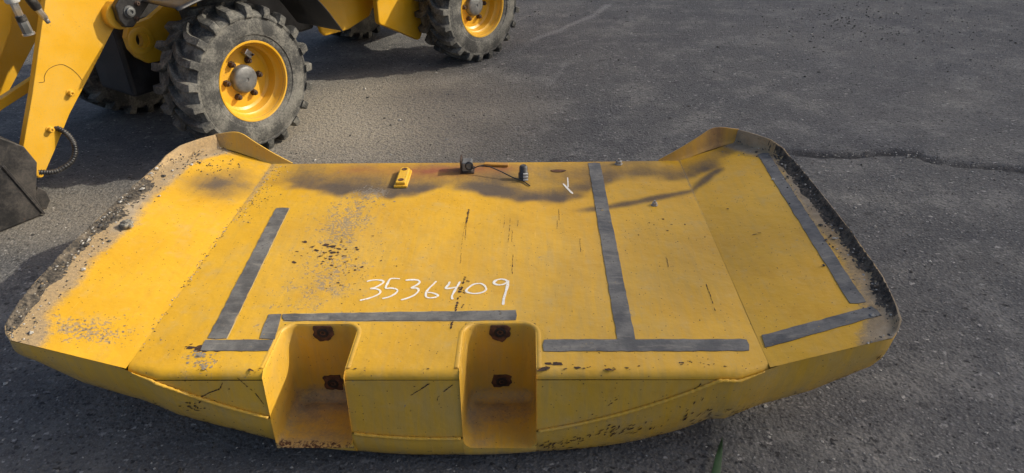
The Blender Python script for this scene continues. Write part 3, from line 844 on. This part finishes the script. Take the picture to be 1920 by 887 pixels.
# welded bar, rusty slot, studs
bb = MB(); bb.prism([(0, 0), (.107, -.012), (.107, .012), (.004, .024)], .0005, .011, lambda p, q, h_: loc((.042 + p, 2.700 + q, TOP + h_)))
o = bb.build('welded_bar', M['worn'], cw, bevel=.003); masks(o, lambda x, y, z: (.15, .2, 0, .1, .6, .2))
bb = MB(); pts = [(.036 * math.cos(a) * (1 + .12 * math.sin(3 * a)), .013 * math.sin(a)) for a in [2 * math.pi * k / 20 for k in range(20)]]
bb.prism(pts, .0004, .0022, lambda p, q, h_: loc((.361 + p * .9, 2.648 + q, TOP + h_))); bb.build('rusty_slot', M['rust'], cw, bevel=.001)
def stud(u, Y, name, big):
    bb = MB(); z0 = surf_z(u, Y)
    bb.lathe([(.017 * big, 0), (.017 * big, .003), (.0125 * big, .0035), (.0125 * big, .014 * big), (.011 * big, .0155 * big), (.0062 * big, .0157 * big), (.0060 * big, .025 * big), (0, .0255 * big)], 6, lambda r_, a, h_: loc((u + r_ * math.cos(a), Y + r_ * math.sin(a), z0 + h_)))
    return bb.build(name, M['zinc'], cw, auto=35)
stud(.623, 2.712, 'stud_bolt', 1.05); stud(.718, 2.344, 'hex_nut', .8)

# --- paint chips and scratches: thin irregular flakes on the surfaces
rg = random.Random(21)
def flake(bb, c, e1, e2, s1, s2, n=None):
    n = n or rg.randint(6, 9); base = len(bb.v); nn = e1.cross(e2).normalized()
    a0 = rg.random() * 6.28
    for k in range(n):
        a = a0 + 2 * math.pi * k / n; rr = rg.uniform(.5, 1.15)
        bb.v.append(tuple(c + e1 * (math.cos(a) * rr * s1) + e2 * (math.sin(a) * rr * s2)))
    bb.f.append(tuple(range(base, base + n)))
X, Yv, Z = Vector((1, 0, 0)), Vector((0, 1, 0)), Vector((0, 0, 1))
def top_flake(bb, u, Y, s1, s2, ang=0.0, lift=.0009):
    if in_pocket(u) and Y < PBACK + .02: return
    e1 = X * math.cos(ang) + Yv * math.sin(ang); e2 = Yv * math.cos(ang) - X * math.sin(ang)
    flake(bb, Vector(loc((u, Y, surf_z(u, Y) + lift))), e1, e2, s1, s2)
dark, grey = MB(), MB()
def cluster(bb, u, Y, su, sY, n, s0, s1, asp=1.0, ang=0.0):
    for _ in range(n):
        s = s0 * (s1 / s0) ** (rg.random() ** 1.6)
        top_flake(bb, rg.gauss(u, su), rg.gauss(Y, sY), s * asp, s, ang + rg.uniform(-.5, .5))
cluster(grey, -.42, 2.42, .06, .05, 60, .002, .008)
cluster(grey, -.46, 2.22, .07, .11, 80, .0015, .005)
cluster(grey, -.40, 1.95, .08, .10, 40, .0015, .005)
cluster(dark, -.46, 2.03, .055, .05, 45, .002, .011, 1.5)
cluster(dark, -.40, 1.95, .06, .06, 30, .002, .008)
cluster(dark, -.38, 1.85, .07, .06, 25, .002, .005)
cluster(grey, -1.05, 1.57, .09, .035, 130, .001, .004, 1.6, -.25)
cluster(grey, -.70, 1.49, .02, .012, 18, .003, .010, 1.2)
cluster(dark, -.715, 1.515, .02, .010, 16, .003, .010, 1.6)
cluster(grey, -.67, 1.445, .015, .012, 16, .003, .009)
for _ in range(260): top_flake(dark, rg.uniform(-.86, .86), rg.uniform(1.45, 2.72), rg.uniform(.0008, .0026), rg.uniform(.0008, .002))
for _ in range(170): top_flake(dark, rg.choice((-1, 1)) * rg.uniform(.90, 1.2), rg.uniform(1.55, 2.7), rg.uniform(.0008, .003), rg.uniform(.0008, .002), rg.random() * 3, .0022)
cluster(dark, .74, 2.18, .06, .07, 14, .002, .006); cluster(dark, .55, 2.0, .2, .2, 12, .0015, .004)
top_flake(dark, -.33, 2.13, .006, .004); top_flake(dark, 1.02, 2.08, .014, .0025, .35, .0025); top_flake(dark, 1.04, 2.085, .010, .0018, -.1, .0025); top_flake(dark, .98, 2.28, .006, .004, 0, .0025)
# running scratches
def scratch(bb, pts, w, gap, n):
    P = catmull([(x, y, 0) for x, y in pts], n)
    for i in range(len(P) - 1):
        if rg.random() < gap: continue
        d = P[i + 1] - P[i]; c = (P[i] + P[i + 1]) / 2
        top_flake(bb, c.x + rg.uniform(-.001, .001), c.y, d.length * .6, w * rg.uniform(.4, 1.3), math.atan2(d.y, d.x))
scratch(dark, [(.006, 2.32), (.004, 2.26), (.003, 2.22)], .0055, 0, 6)
scratch(dark, [(.003, 2.22), (.006, 2.10)], .0010, .1, 12); scratch(dark, [(.000, 2.26), (-.003, 2.09), (.002, 1.95)], .0009, .15, 24)
scratch(dark, [(.025, 1.87), (.020, 1.84), (.012, 1.78), (.010, 1.72), (.006, 1.66), (.0, 1.60)], .005, .45, 5)
scratch(dark, [(.030, 1.85), (.038, 1.84)], .005, 0, 3); cluster(dark, .018, 1.79, .008, .018, 14, .002, .006); scratch(dark, [(.03, 1.72), (.025, 1.70)], .004, 0, 3)
for (u_, Y_, L_) in [(.145, 2.21, .03), (.165, 2.20, .05), (.195, 2.21, .02), (.175, 2.12, .04), (.163, 2.11, .03), (.18, 1.96, .08), (.35, 2.28, .05), (.34, 2.2, .03), (.415, 2.05, .05), (.80, 1.75, .07), (.70, 1.95, .03)]:
    scratch(dark, [(u_, Y_ + L_), (u_ - .002, Y_ - L_)], .0014, .1, 8)
cluster(dark, .40, 1.43, .05, .005, 5, .002, .009, 2.2); cluster(dark, .29, 1.447, .015, .006, 6, .002, .008, 2); cluster(dark, .66, 1.455, .03, .008, 16, .001, .004, 1.6, .6)
cluster(dark, .55, 1.432, .2, .006, 20, .001, .004, 2.5); cluster(dark, -.35, 1.428, .3, .006, 26, .001, .005, 2.5)
# marks on the front face and the skirt
def face_flake(bb, u, z, s1, s2, ang):
    if in_pocket(u): return
    y = face_y(z) - .0012
    e1 = X * math.cos(ang) + Z * math.sin(ang); e2 = Z * math.cos(ang) - X * math.sin(ang)
    flake(bb, Vector(loc((u, y + (front_y(u) - FRONT), z))), e1, e2, s1, s2)
def face_line(pts, w, gap=.05):
    for (x0, z0), (x1, z1) in zip(pts, pts[1:]):
        L = math.hypot(x1 - x0, z1 - z0); n = max(2, int(L / .008)); a = math.atan2(z1 - z0, x1 - x0)
        for i in range(n):
            if rg.random() < gap: continue
            t = (i + .5) / n; face_flake(dark, lerp(x0, x1, t), lerp(z0, z1, t) + rg.uniform(-.0008, .0008), L / n * .75, w * rg.uniform(.5, 1.3), a)
face_line([(-.615, .318), (-.625, .300), (-.66, .285)], .0022); face_line([(-.66, .285), (-.705, .258)], .003)
face_line([(-.569, .335), (-.53, .285), (-.512, .245)], .0014, .2)
face_line([(-.035, .322), (-.065, .298), (-.104, .271)], .002); face_line([(.030, .318), (.008, .300), (-.022, .268), (-.026, .245)], .0018, .2)
face_line([(.705, .325), (.690, .300), (.672, .285)], .0026, .2); face_line([(.45, .24), (.475, .262)], .0012)
for _ in range(50): face_flake(dark, rg.uniform(-.75, .75), rg.uniform(.15, .33), rg.uniform(.001, .003), rg.uniform(.0008, .002), rg.random() * 3)
def skirt_pt(u, k):
    T = Vector(skirt_top(u)) if abs(u) < HALF else Vector((u, lerp(1.432, 1.478, (abs(u) - HALF) / (1.215 - HALF)) - .003, wing_z(u)))
    h = interp(u, BANDH)
    return T + Yv * (.25 * h * k - .010 * math.sin(math.pi * k) - .0016) - Z * (h * k)
def skirt_mark(u, k, s1, s2, ang):
    c = skirt_pt(u, k); ex = (skirt_pt(u + .01, k) - skirt_pt(u - .01, k)).normalized(); ez = (skirt_pt(u, k - .05) - skirt_pt(u, k + .05)).normalized()
    if in_pocket(u) and k < .5: return
    e1 = ex * math.cos(ang) + ez * math.sin(ang); e2 = ez * math.cos(ang) - ex * math.sin(ang)
    flake(dark, Vector(loc(c)), e1, e2, s1, s2)
for (u, k, n, s) in [(-.72, .35, 10, .010), (-.70, .30, 8, .008), (-.86, .93, 16, .010), (-.72, .95, 8, .008), (-.55, .93, 4, .008), (.28, .6, 18, .011), (.32, .55, 12, .010), (.38, .5, 14, .010), (.46, .40, 16, .011), (.50, .42, 14, .010), (.54, .5, 9, .012), (.30, .85, 8, .009), (.60, .55, 4, .012), (.69, .55, 5, .014), (.72, .62, 5, .010), (.75, .75, 5, .012), (.80, .78, 4, .010), (.83, .82, 4, .008), (.87, .86, 4, .008), (1.0, .9, 4, .006), (.70, .35, 4, .012), (1.21, .6, 10, .008), (-.05, .6, 5, .006), (.02, .8, 5, .005), (-.25, .85, 8, .006)]:
    for _ in range(n):
        skirt_mark(u + rg.gauss(0, .016), clamp(k + rg.gauss(0, .08), .03, .985), s * rg.uniform(.3, 1.1), s * rg.uniform(.10, .3), rg.uniform(.3, 1.4))
for _ in range(120):
    skirt_mark(rg.uniform(-1.15, 1.2), 1 - abs(rg.gauss(0, .05)) - .012, rg.uniform(.003, .011), rg.uniform(.001, .0035), rg.uniform(-.3, .3))
ch = dark.build('paint_chips', M['chip'], cw, fixn=False); ch['kind'] = 'stuff'; ch['label'] = 'dark rusty paint chips and scratches'
ch2 = grey.build('paint_chips', M['chip_grey'], cw, fixn=False); ch2['kind'] = 'stuff'; ch2['label'] = 'grey bare-metal flecks'

# ------------------------------------------------------------------ wheel loader
F0 = (-1.559, 3.722, 0)
lx, ly = -.5467, -.8373
ld = empty('wheel_loader', F0, math.atan2(ly, lx))
tag(ld, 'small yellow wheel loader with black bucket parked behind the counterweight', 'loader')
# local x: forward (towards the bucket), local y: towards the side in view, z up
def side(p, q, h_): return (p, h_, q)
def plate(name, poly, w0, w1, mat, parent=None, bevel=.004):
    b_ = MB(); b_.prism(poly, w0, w1, side); return b_.build(name, mat, parent or ld, bevel=bevel)

def wheel_meshes():
    def ax(r_, a, h_): return (r_ * math.cos(a), h_, r_ * math.sin(a))
    N = 72
    ty = MB()
    prof = [(.205, .050), (.218, .062), (.232, .068), (.252, .070), (.256, .075), (.285, .079), (.318, .078), (.340, .073), (.347, .076), (.354, .075), (.361, .066), (.372, .050), (.380, .020), (.382, -.09), (.380, -.20), (.372, -.23), (.36, -.248), (.34, -.256), (.30, -.260), (.25, -.252), (.205, -.23)]
    ty.lathe(prof, N, ax)
    # tread lugs: curved bars from each shoulder to the middle, with blocky shoulder ends
    NL = 21
    for sd in (0, 1):
        for i in range(NL):
            a0 = 2 * math.pi * (i + .5 * sd) / NL
            rows = []
            #        along, angle, top, base, width
            spec = [(-.012, .000, .372, .348, .036), (.0, .002, .402, .350, .040), (.03, .004, .409, .355, .044), (.075, .014, .412, .365, .042), (.11, .045, .413, .370, .038), (.135, .095, .413, .370, .042), (.155, .150, .412, .370, .048), (.172, .175, .409, .370, .044)]
            for (q, da, top, lo, wd) in spec:
                h_ = .074 - q if sd == 0 else -.254 + q
                hw = wd / top / 2
                a = a0 + da * 1.15
                rows.append([ax(lo, a - hw * 1.3, h_), ax(top - .006, a - hw * 1.05, h_), ax(top, a - hw * .85, h_), ax(top, a + hw * .85, h_), ax(top - .006, a + hw * 1.05, h_), ax(lo, a + hw * 1.3, h_)])
            bs = ty.grid(rows)
            ty.f.append(tuple(bs[0])); ty.f.append(tuple(bs[-1][::-1]))
    rim = MB()
    rim.lathe([(.226, .046), (.226, .060), (.221, .067), (.212, .066), (.206, .052), (.203, .026), (.195, .010), (.186, .004), (.182, -.022), (.176, -.040), (.162, -.050), (.155, -.050), (.105, -.046), (.075, -.044)], 64, ax)
    hub = MB(); hub.lathe([(.078, -.046), (.077, -.020), (.073, -.010), (.064, -.004), (.034, .001), (.012, .003), (.010, -.001), (0, -.001)], 40, ax)
    nut = MB()
    nut.lathe([(.019, -.047), (.019, -.040), (.0165, -.0395), (.0162, -.020), (.013, -.016), (.008, -.015), (.008, -.008), (0, -.008)], 6, ax)
    valve = MB(); valve.tube([(.0, -.048, .0), (.012, .0, .016), (.018, .018, .022)], [.006, .0055, .004], 8)
    wt = MB(); wt.box((-.026, -.050, -.017), (.026, -.012, .017))
    return ty, rim, hub, nut, valve, wt
WM = wheel_meshes()
def wheel(a, w, flip=False, rot=0.0, lab=None):
    root = empty('wheel', (a, w, .402)); root.parent = ld
    if flip: root.rotation_euler = (0, 0, math.pi)
    ty, rim, hub, nut, valve, wt = WM
    names = ('tyre', 'rim', 'hub_cap')
    for nm, mb, mt, au in (('tyre', ty, 'rubber', 32), ('rim', rim, 'yellow', 35), ('hub_cap', hub, 'hub', 40)):
        o = mb.build(nm, M[mt], root, auto=au); o.rotation_euler = (0, rot if nm == 'tyre' else 0, 0)
    ntm = None
    for k in range(6):
        ang = R(0 + 60 * k) + .03
        if ntm is None:
            o = nut.build('wheel_nut', M['nut'], root, auto=30); ntm = o
        else:
            o = ntm.copy(); col.objects.link(o); o.parent = root
        o.location = (.106 * math.cos(ang), 0, .106 * math.sin(ang))
    o = valve.build('valve', M['nut'], root, auto=40); va = R(52) if not flip else R(52)
    o.location = (-.135 * math.cos(va), 0, .135 * math.sin(va))
    o = wt.build('balance_weight', M['steel'], root, bevel=.004); o.location = (-.118 * math.cos(R(66)) - .01, 0, .118 * math.sin(R(66)) + .022); o.rotation_euler = (0, R(-50), 0)
    return root
w1 = wheel(0, 0, rot=.10)
w2 = wheel(-2.03, .085, rot=.22); w2.rotation_euler = (0, 0, R(-9.5))
w3 = wheel(0, -1.34, flip=True, rot=.3)
w4 = wheel(-2.014, -1.34, flip=True, rot=.5)

# loader arm: thick plate with a thin outer edge, bolts, pin block
arm = [(.72, 1.00), (.736, .941), (.94, .54), (1.072, .30), (1.082, .25), (1.052, .150), (1.030, .148), (.93, .262), (.813, .402), (.640, .575), (.483, .734), (.41, .80), (.33, .86), (.20, 1.02), (.0, 1.18), (-.5, 1.38), (-.5, 1.62), (.1, 1.5), (.5, 1.28)]
pa = plate('loader_arm', arm, -.375, -.33, M['yellow'], bevel=.003)
pa2 = plate('loader_arm', arm, -1.01, -.965, M['yellow'], bevel=.003)
def bolt_head(name, a, z, w, r_, parent, mat, h_=.016):
    b_ = MB()
    b_.lathe([(r_ * 1.35, 0), (r_ * 1.35, .004), (r_, .0045), (r_ * .98, h_), (r_ * .8, h_ + .002), (r_ * .42, h_ + .002), (r_ * .40, h_ - .004), (0, h_ - .004)], 20, lambda q, an, hh: (a + q * math.cos(an), w + hh, z + q * math.sin(an)))
    return b_.build(name, mat, parent, auto=40)
bolt_head('arm_bolt', .775, .504, -.330, .013, pa, M['yellow'], .024); bolt_head('arm_bolt', .922, .364, -.330, .013, pa, M['yellow'], .024)
# hairline crack drawn across the arm
b_ = MB()
ck = catmull([(.892, .590), (.868, .588), (.858, .612), (.825, .640), (.770, .645), (.735, .618), (.712, .580), (.700, .545)], 8)
for p, q in zip(ck, ck[1:]):
    d = (q - p).normalized(); nn = Vector((-d.y, d.x, 0)) * .0011
    i0 = len(b_.v)
    for r_ in (p + nn, q + nn, q - nn, p - nn): b_.v.append((r_.x, -.3288, r_.y))
    b_.f.append((i0, i0 + 1, i0 + 2, i0 + 3))
b_.build('paint_crack', M['chip'], pa, fixn=False)
# pin boss and lock plate
b_ = MB(); b_.lathe([(.066, -.33), (.066, -.285), (.060, -.279), (.030, -.279), (0, -.279)], 32, lambda q, an, hh: (.445 + q * math.cos(an), hh, .812 + q * math.sin(an)))
b_.build('pin_boss', M['yellow'], pa, auto=40)
lp = [(.475, .80), (.455, .762), (.415, .755), (.30, .85), (.32, .90), (.41, .93), (.475, .87)]
lk = plate('pin_lock_plate', lp, -.278, -.235, M['black'], bevel=.006)
bolt_head('lock_bolt', .415, .832, -.235, .022, lk, M['hub'], .018)
bolt_head('lock_bolt', .390, .792, -.235, .010, lk, M['nut'], .012); bolt_head('lock_bolt', .365, .862, -.235, .010, lk, M['nut'], .012)
# yellow lug with a slotted hole beside the tyre (front frame)
def ring_plate(name, outer_p, hole, w0, w1, mat, parent):
    bm = bmesh.new()
    vo = [bm.verts.new((p[0], w1, p[1])) for p in outer_p]; vi = [bm.verts.new((p[0], w1, p[1])) for p in hole]
    eo = [bm.edges.new((vo[i], vo[(i + 1) % len(vo)])) for i in range(len(vo))]; ei = [bm.edges.new((vi[i], vi[(i + 1) % len(vi)])) for i in range(len(vi))]
    bmesh.ops.triangle_fill(bm, edges=eo + ei, use_beauty=True)
    ex = bmesh.ops.extrude_face_region(bm, geom=bm.faces[:])
    for v in ex['geom']:
        if isinstance(v, bmesh.types.BMVert): v.co.y = w0
    bmesh.ops.recalc_face_normals(bm, faces=bm.faces)
    me = bpy.data.meshes.new(name); bm.to_mesh(me); bm.free(); me.materials.append(mat)
    o = bpy.data.objects.new(name, me); col.objects.link(o); o.parent = parent
    return o
lug = [(.372, .60), (.376, .665), (.352, .71), (.300, .725), (.22, .735), (.10, .79), (-.1, .80), (-.1, .45), (.10, .50), (.24, .505), (.300, .510), (.345, .55)]
ring_plate('frame_lug', lug, [(.310 + .020 * math.cos(a), .636 + .034 * math.sin(a)) for a in [2 * math.pi * k / 16 for k in range(16)]], -.46, -.42, M['yellow'], ld)
b_ = MB(); b_.lathe([(.072, -.42), (.072, -.412), (.066, -.410), (.046, -.410), (.044, -.419)], 32, lambda q, an, hh: (.306 + q * math.cos(an), hh, .636 + q * math.sin(an)))
b_.build('lug_boss', M['yellow'], ld, auto=40)
# front frame, axle and body blocks behind the wheels
def block(name, lo, hi, mat, bev=.02):
    b_ = MB(); b_.box(lo, hi); return b_.build(name, mat, ld, bevel=bev)
block('front_frame', (-.42, -.92, .30), (.36, -.56, .98), M['black'])
for a in (0, -2.014):
    b_ = MB(); b_.lathe([(.09, -.24), (.11, -.33), (.13, -.5), (.17, -.67), (.13, -.84), (.11, -1.0), (.09, -1.1)], 24, lambda q, an, hh: (a + q * math.cos(an), hh, .395 + q * math.sin(an)), True, True)
    b_.build('axle', M['black'], ld, auto=40)
block('articulation_joint', (-.95, -.85, .40), (-.40, -.50, .80), M['black'])
block('rear_frame', (-2.95, -1.02, .42), (-.98, -.47, 1.05), M['yellow'], .03)
block('engine_hood', (-3.05, -1.1, 1.05), (-1.75, -.24, 1.62), M['yellow'], .08)
block('cab', (-1.75, -1.2, 1.05), (-.72, -.14, 2.3), M['black'], .06)
# rear side plates seen between the wheels
plate('side_plate', [(-.930, .70), (-.938, .44), (-.945, .385), (-.975, .352), (-1.191, .347), (-1.414, .393), (-1.50, .50), (-1.50, .75)], -.468, -.43, M['yellow'], bevel=.012)
plate('step_panel', [(-1.33, .75), (-1.325, .39), (-1.34, .372), (-1.549, .264), (-1.715, .172), (-1.745, .172), (-1.765, .20), (-1.80, .28), (-1.85, .46), (-1.86, .75)], -.30, -.255, M['yellow'], bevel=.008)
# front mudguard: curved black sheet behind the tyre
b_ = MB(); rows = []
for p in catmull([(.34, .87), (.16, .90), (-.10, .905), (-.32, .885), (-.46, .82), (-.57, .70), (-.64, .60), (-.69, .525)], 5):
    rows.append([(p.x, w_, p.y + dz) for w_, dz in ((-.34, 0), (-.12, 0), (.05, 0), (.075, -.012))])
b_.grid(rows)
o = b_.build('mudguard', M['black'], ld, auto=40); s_ = o.modifiers.new('solid', 'SOLIDIFY'); s_.thickness = .006
# step box and rear mudguard above the frame line
block('fuel_tank', (-1.55, -.42, .76), (-.85, .04, 1.05), M['black'], .03)
b_ = MB(); rows = []
for p in catmull([(-1.42, .62), (-1.52, .80), (-1.75, .90), (-2.1, .91), (-2.45, .80)], 5):
    rows.append([(p.x, w_, p.y) for w_ in (-.30, -.12, .05)])
b_.grid(rows)
o = b_.build('mudguard', M['black'], ld, auto=40); s_ = o.modifiers.new('solid', 'SOLIDIFY'); s_.thickness = .008
# tilt link bars and inner arm behind the coupler hoses
plate('tilt_link', [(1.35, .325), (1.002, .438), (.78, .508), (.68, .56), (.68, .61), (.783, .558), (.984, .492), (1.35, .375)], -.62, -.58, M['yellow'])
plate('inner_arm', [(1.20, .35), (.994, .577), (.887, .703), (.819, .789), (.757, .926), (.70, 1.15), (1.1, 1.15), (1.4, .60)], -.64, -.60, M['yellow'])
# bucket: scuffed black shell
bk = [(1.22, .47), (1.156, .421), (1.079, .347), (1.053, .254), (1.085, .17), (1.118, .095), (1.112, .04), (1.135, .006), (1.33, .004), (1.85, .004), (1.95, .05), (1.80, .30), (1.55, .52)]
bp = plate('bucket_side', bk, -.285, -.26, M['bucket'], bevel=.004)
pk = plate('bucket_side', bk, -1.10, -1.075, M['bucket'], bevel=.004)
b_ = MB(); shell = [(1.22, .47), (1.156, .421), (1.079, .347), (1.053, .254), (1.085, .17), (1.118, .095), (1.135, .012), (1.33, .010), (1.85, .010)]
b_.grid([[(x_, -.286, z_) for x_, z_ in shell], [(x_, -1.074, z_) for x_, z_ in shell]])
o = b_.build('bucket_shell', M['bucket'], ld, auto=40); s_ = o.modifiers.new('solid', 'SOLIDIFY'); s_.thickness = .012
plate('wear_plate', [(1.204, .293), (1.120, .012), (1.142, .006), (1.40, .006), (1.42, .05), (1.30, .30)], -.262, -.244, M['bucket'], bevel=.003)
plate('wear_bar', [(1.204, .300), (1.192, .300), (1.112, .008), (1.124, .006)], -.250, -.236, M['bucket'], bevel=.002)
plate('hook_tab', [(1.085, .13), (1.060, .10), (1.058, .045), (1.088, .010), (1.125, .02), (1.13, .10)], -.30, -.275, M['bucket'], bevel=.004)
# corrugated hose loop at the arm's lower end
b_ = MB(); hp = catmull([(.905, .372, -.36), (.872, .335, -.30), (.868, .275, -.26), (.905, .21, -.25), (.985, .178, -.27), (1.05, .19, -.30)], 22)
b_.tube([(p.x, p.z, p.y) for p in hp], [.0125 + .0022 * math.sin(i * 1.9) for i in range(len(hp))], 10)
b_.build('corrugated_hose', M['plastic'], ld, smooth=True)
# hydraulic couplers hanging at the top left
def coupler(name, p0, p1, rads, mats):
    A, B_ = Vector(p0), Vector(p1)
    root = None
    for k, (t0, t1, r_) in enumerate(rads):
        b_ = MB(); a, c = A.lerp(B_, t0), A.lerp(B_, t1)
        b_.tube([a, a.lerp(c, .08), a.lerp(c, .92), c], [r_ * .9, r_, r_, r_ * .88], 6 if k % 2 else 16)
        o = b_.build(name if root is None else 'coupler_sleeve', M[mats[k]], root or ld, auto=40)
        if root is None: root = o
    return root
coupler('hydraulic_coupler', (.945, -.15, 1.06), (.925, -.15, .850), [(0, .33, .030), (.30, .62, .016), (.60, .72, .022), (.70, .985, .021), (.96, 1.0, .026)], ['pale_plastic', 'steel', 'plastic', 'hub', 'steel'])
coupler('hydraulic_coupler', (.905, -.16, 1.10), (.826, -.16, .878), [(0, .70, .022), (.68, .92, .014), (.90, 1.0, .010)], ['plastic', 'steel', 'steel'])

# ------------------------------------------------------------------ loose things
clod = MB(); rg2 = random.Random(5)
bm = bmesh.new(); bmesh.ops.create_icosphere(bm, subdivisions=3, radius=.021)
for v in bm.verts:
    d = v.co.normalized(); v.co = v.co * (1 + .35 * mnoise.noise(d * 2.2 + Vector((3, 1, 2))) + .12 * mnoise.noise(d * 7)); v.co.z *= .75; v.co.x *= 1.15
me = bpy.data.meshes.new('dirt_clod'); bm.to_mesh(me); bm.free(); me.materials.append(M['clod'])
cl = bpy.data.objects.new('dirt_clod', me); col.objects.link(cl); cl.location = (-1.235 + CX + .04, 2.10, wing_z(1.2) + .013)
tag(cl, 'small grey clod of dirt on the left wing of the counterweight', 'clod')
# loose grit on the counterweight
gr = MB(); gl = MB(); rg3 = random.Random(9)
def on_plate(u, Y): return (u + CX, Y, surf_z(u, Y))
for _ in range(800):
    t = rg3.random(); ox, oy = outer(t); e = abs(rg3.gauss(0, .042)) + .004
    sg = -1 if rg3.random() < .62 else 1
    u = (ox - e) * sg; Y = lerp(oy, lerp(1.432, BACK, t), e / (ox - HALF)); r_ = rg3.uniform(.0012, .0045) * (1.9 if rg3.random() < .10 else 1)
    x, y, z = on_plate(u, Y); (gl if rg3.random() < .30 else gr).rock((x, y, z + r_ * .5 + (.008 if e < .05 else 0)), r_, rg3)
for _ in range(330):
    Y = 1.5 + 1.22 * rg3.random() ** .55; u = -HALF + rg3.gauss(0, .006) + (abs(rg3.gauss(0, .045)) if Y > 2.2 else 0)
    x, y, z = on_plate(u, Y); r_ = rg3.uniform(.001, .003); (gl if rg3.random() < .4 else gr).rock((x, y, z + r_ * .4), r_, rg3)
for _ in range(60):
    u = -1.1 + rg3.gauss(0, .06); Y = 2.62 + rg3.gauss(0, .05); x, y, z = on_plate(u, Y); r_ = rg3.uniform(.0015, .005); gr.rock((x, y, z + r_ * .4), r_, rg3)
o = gr.build('loose_grit', M['stone_dark'], fixn=False); o['kind'] = 'stuff'; o['label'] = 'dark grit scattered over the counterweight'; o['category'] = 'grit'
o = gl.build('loose_grit', M['stone'], fixn=False); o['kind'] = 'stuff'; o['label'] = 'pale grains scattered over the counterweight edges'; o['category'] = 'grit'
# gravel on the asphalt
ga, gb_ = MB(), MB(); rg4 = random.Random(31)
for _ in range(8200):
    d = 1.2 + 6.8 * rg4.random() ** 1.25; x = rg4.uniform(-1, 1) * (1.1 + d * .8); y = d
    r_ = rg4.uniform(.0016, .0046) * (2.1 if rg4.random() < .06 else 1) * (1 + .06 * d)
    (ga if rg4.random() < .42 else gb_).rock((x, y, r_ * .25), r_, rg4, .55)
for _ in range(420):
    x, y = rg4.gauss(3.0, .55), rg4.gauss(6.3, .5); r_ = rg4.uniform(.003, .011); (ga if rg4.random() < .3 else gb_).rock((x, y, r_ * .25), r_, rg4, .55)
for _ in range(500):
    k = rg4.randrange(len(CRACK) - 1); t = rg4.random(); x = lerp(CRACK[k][0], CRACK[k + 1][0], t) + rg4.gauss(0, .03); y = lerp(CRACK[k][1], CRACK[k + 1][1], t) + rg4.gauss(0, .04)
    r_ = rg4.uniform(.0015, .006); (ga if rg4.random() < .2 else gb_).rock((x, y, r_ * .2), r_, rg4, .55)
o = ga.build('loose_gravel', M['stone'], fixn=False); o['kind'] = 'stuff'; o['label'] = 'pale gravel specks on the asphalt'; o['category'] = 'gravel'
o = gb_.build('loose_gravel', M['stone_dark'], fixn=False); o['kind'] = 'stuff'; o['label'] = 'dark gravel specks on the asphalt'; o['category'] = 'gravel'
# a single blade of grass at the bottom of the picture
bl = MB(); rows = []
for k in range(13):
    q = k / 12; c = Vector((lerp(.500, .586, q), lerp(1.26, 1.488, q), .003 + .020 * math.sin(q * 2.6) + .006 * q)); w_ = .0125 * (1 - q ** 2.2) + .0003
    rows.append([c + Vector((-w_, .3 * w_, .55 * w_)), c + Vector((.002 * math.sin(q * 9), 0, 0)), c + Vector((w_, -.3 * w_, .55 * w_))])
bl.grid(rows)
o = bl.build('grass_blade', M['grass'], smooth=True); s_ = o.modifiers.new('solid', 'SOLIDIFY'); s_.thickness = .0008
tag(o, 'single green grass blade lying on the asphalt in front of the counterweight', 'grass')

# ------------------------------------------------------------------ unseen trees added off to the right so thin crowns half shade the yard
def added_shade_tree(x, y, top, rad, seed, leaves, label):
    rg5 = random.Random(seed)
    root = empty('added_shade_tree', (x, y, 0)); tag(root, label, 'added_shade_tree', 'added row of unseen slim poplars shading the right of the yard')
    b_ = MB(); tp = [(rg5.uniform(-.03, .03) * k, rg5.uniform(-.03, .03) * k, top * .93 * k / 7) for k in range(8)]
    b_.tube(tp, [.22 * (1 - k / 7) + .012 for k in range(8)], 10)
    for k in range(14):
        q = rg5.uniform(.4, .85); p0 = Vector(tp[min(7, int(q * 7))]); a = rg5.random() * 6.28; L = rad * rg5.uniform(.5, .9)
        b_.tube([p0, p0 + Vector((math.cos(a) * L * .6, math.sin(a) * L * .6, L * .8)), p0 + Vector((math.cos(a) * L, math.sin(a) * L, L * 2.0))], [.035, .02, .006], 5)
    b_.build('trunk', M['bark'], root, auto=60)
    c_ = MB(); made = 0; low = top * .40
    while made < leaves:
        z = rg5.uniform(low, top); q = (z - low) / (top - low)
        rr = rad * min(1, (q / .12) ** .5 if q < .12 else 1, ((1 - q) / .10) ** .55 if q > .9 else 1) * (1 + .12 * n3(0, seed * 3.0, z, .8))
        a = rg5.random() * 6.2832; d = rr * math.sqrt(rg5.random())
        p = Vector((d * math.cos(a), d * math.sin(a), z))
        e1 = Vector((rg5.gauss(0, 1), rg5.gauss(0, 1), rg5.gauss(0, 1))).normalized(); e2 = e1.orthogonal().normalized()
        s = rg5.uniform(.042, .062); i0 = len(c_.v)
        for q in (e1 * s * 1.6, e2 * s * .7, -e1 * s * 1.3, -e2 * s * .7): c_.v.append(tuple(p + q))
        c_.f.append((i0, i0 + 1, i0 + 2, i0 + 3)); made += 1
    c_.build('crown', M['leaf'], root, fixn=False)
NTH = ['first', 'second', 'third', 'fourth', 'fifth', 'sixth', 'seventh', 'eighth', 'ninth', 'tenth', 'eleventh', 'twelfth', 'thirteenth', 'fourteenth', 'fifteenth']
SHADE_TREES = [(25.0 + .3 * math.sin(k * 2.3), -.8 + 1.28 * k, 16.12 + .05 * math.sin(k * 1.7 + .5), 1.9, k + 1, 10800, 'slim poplar right of the yard, %s of its row from the near end' % NTH[k]) for k in range(15)]
for t_ in SHADE_TREES: added_shade_tree(*t_)
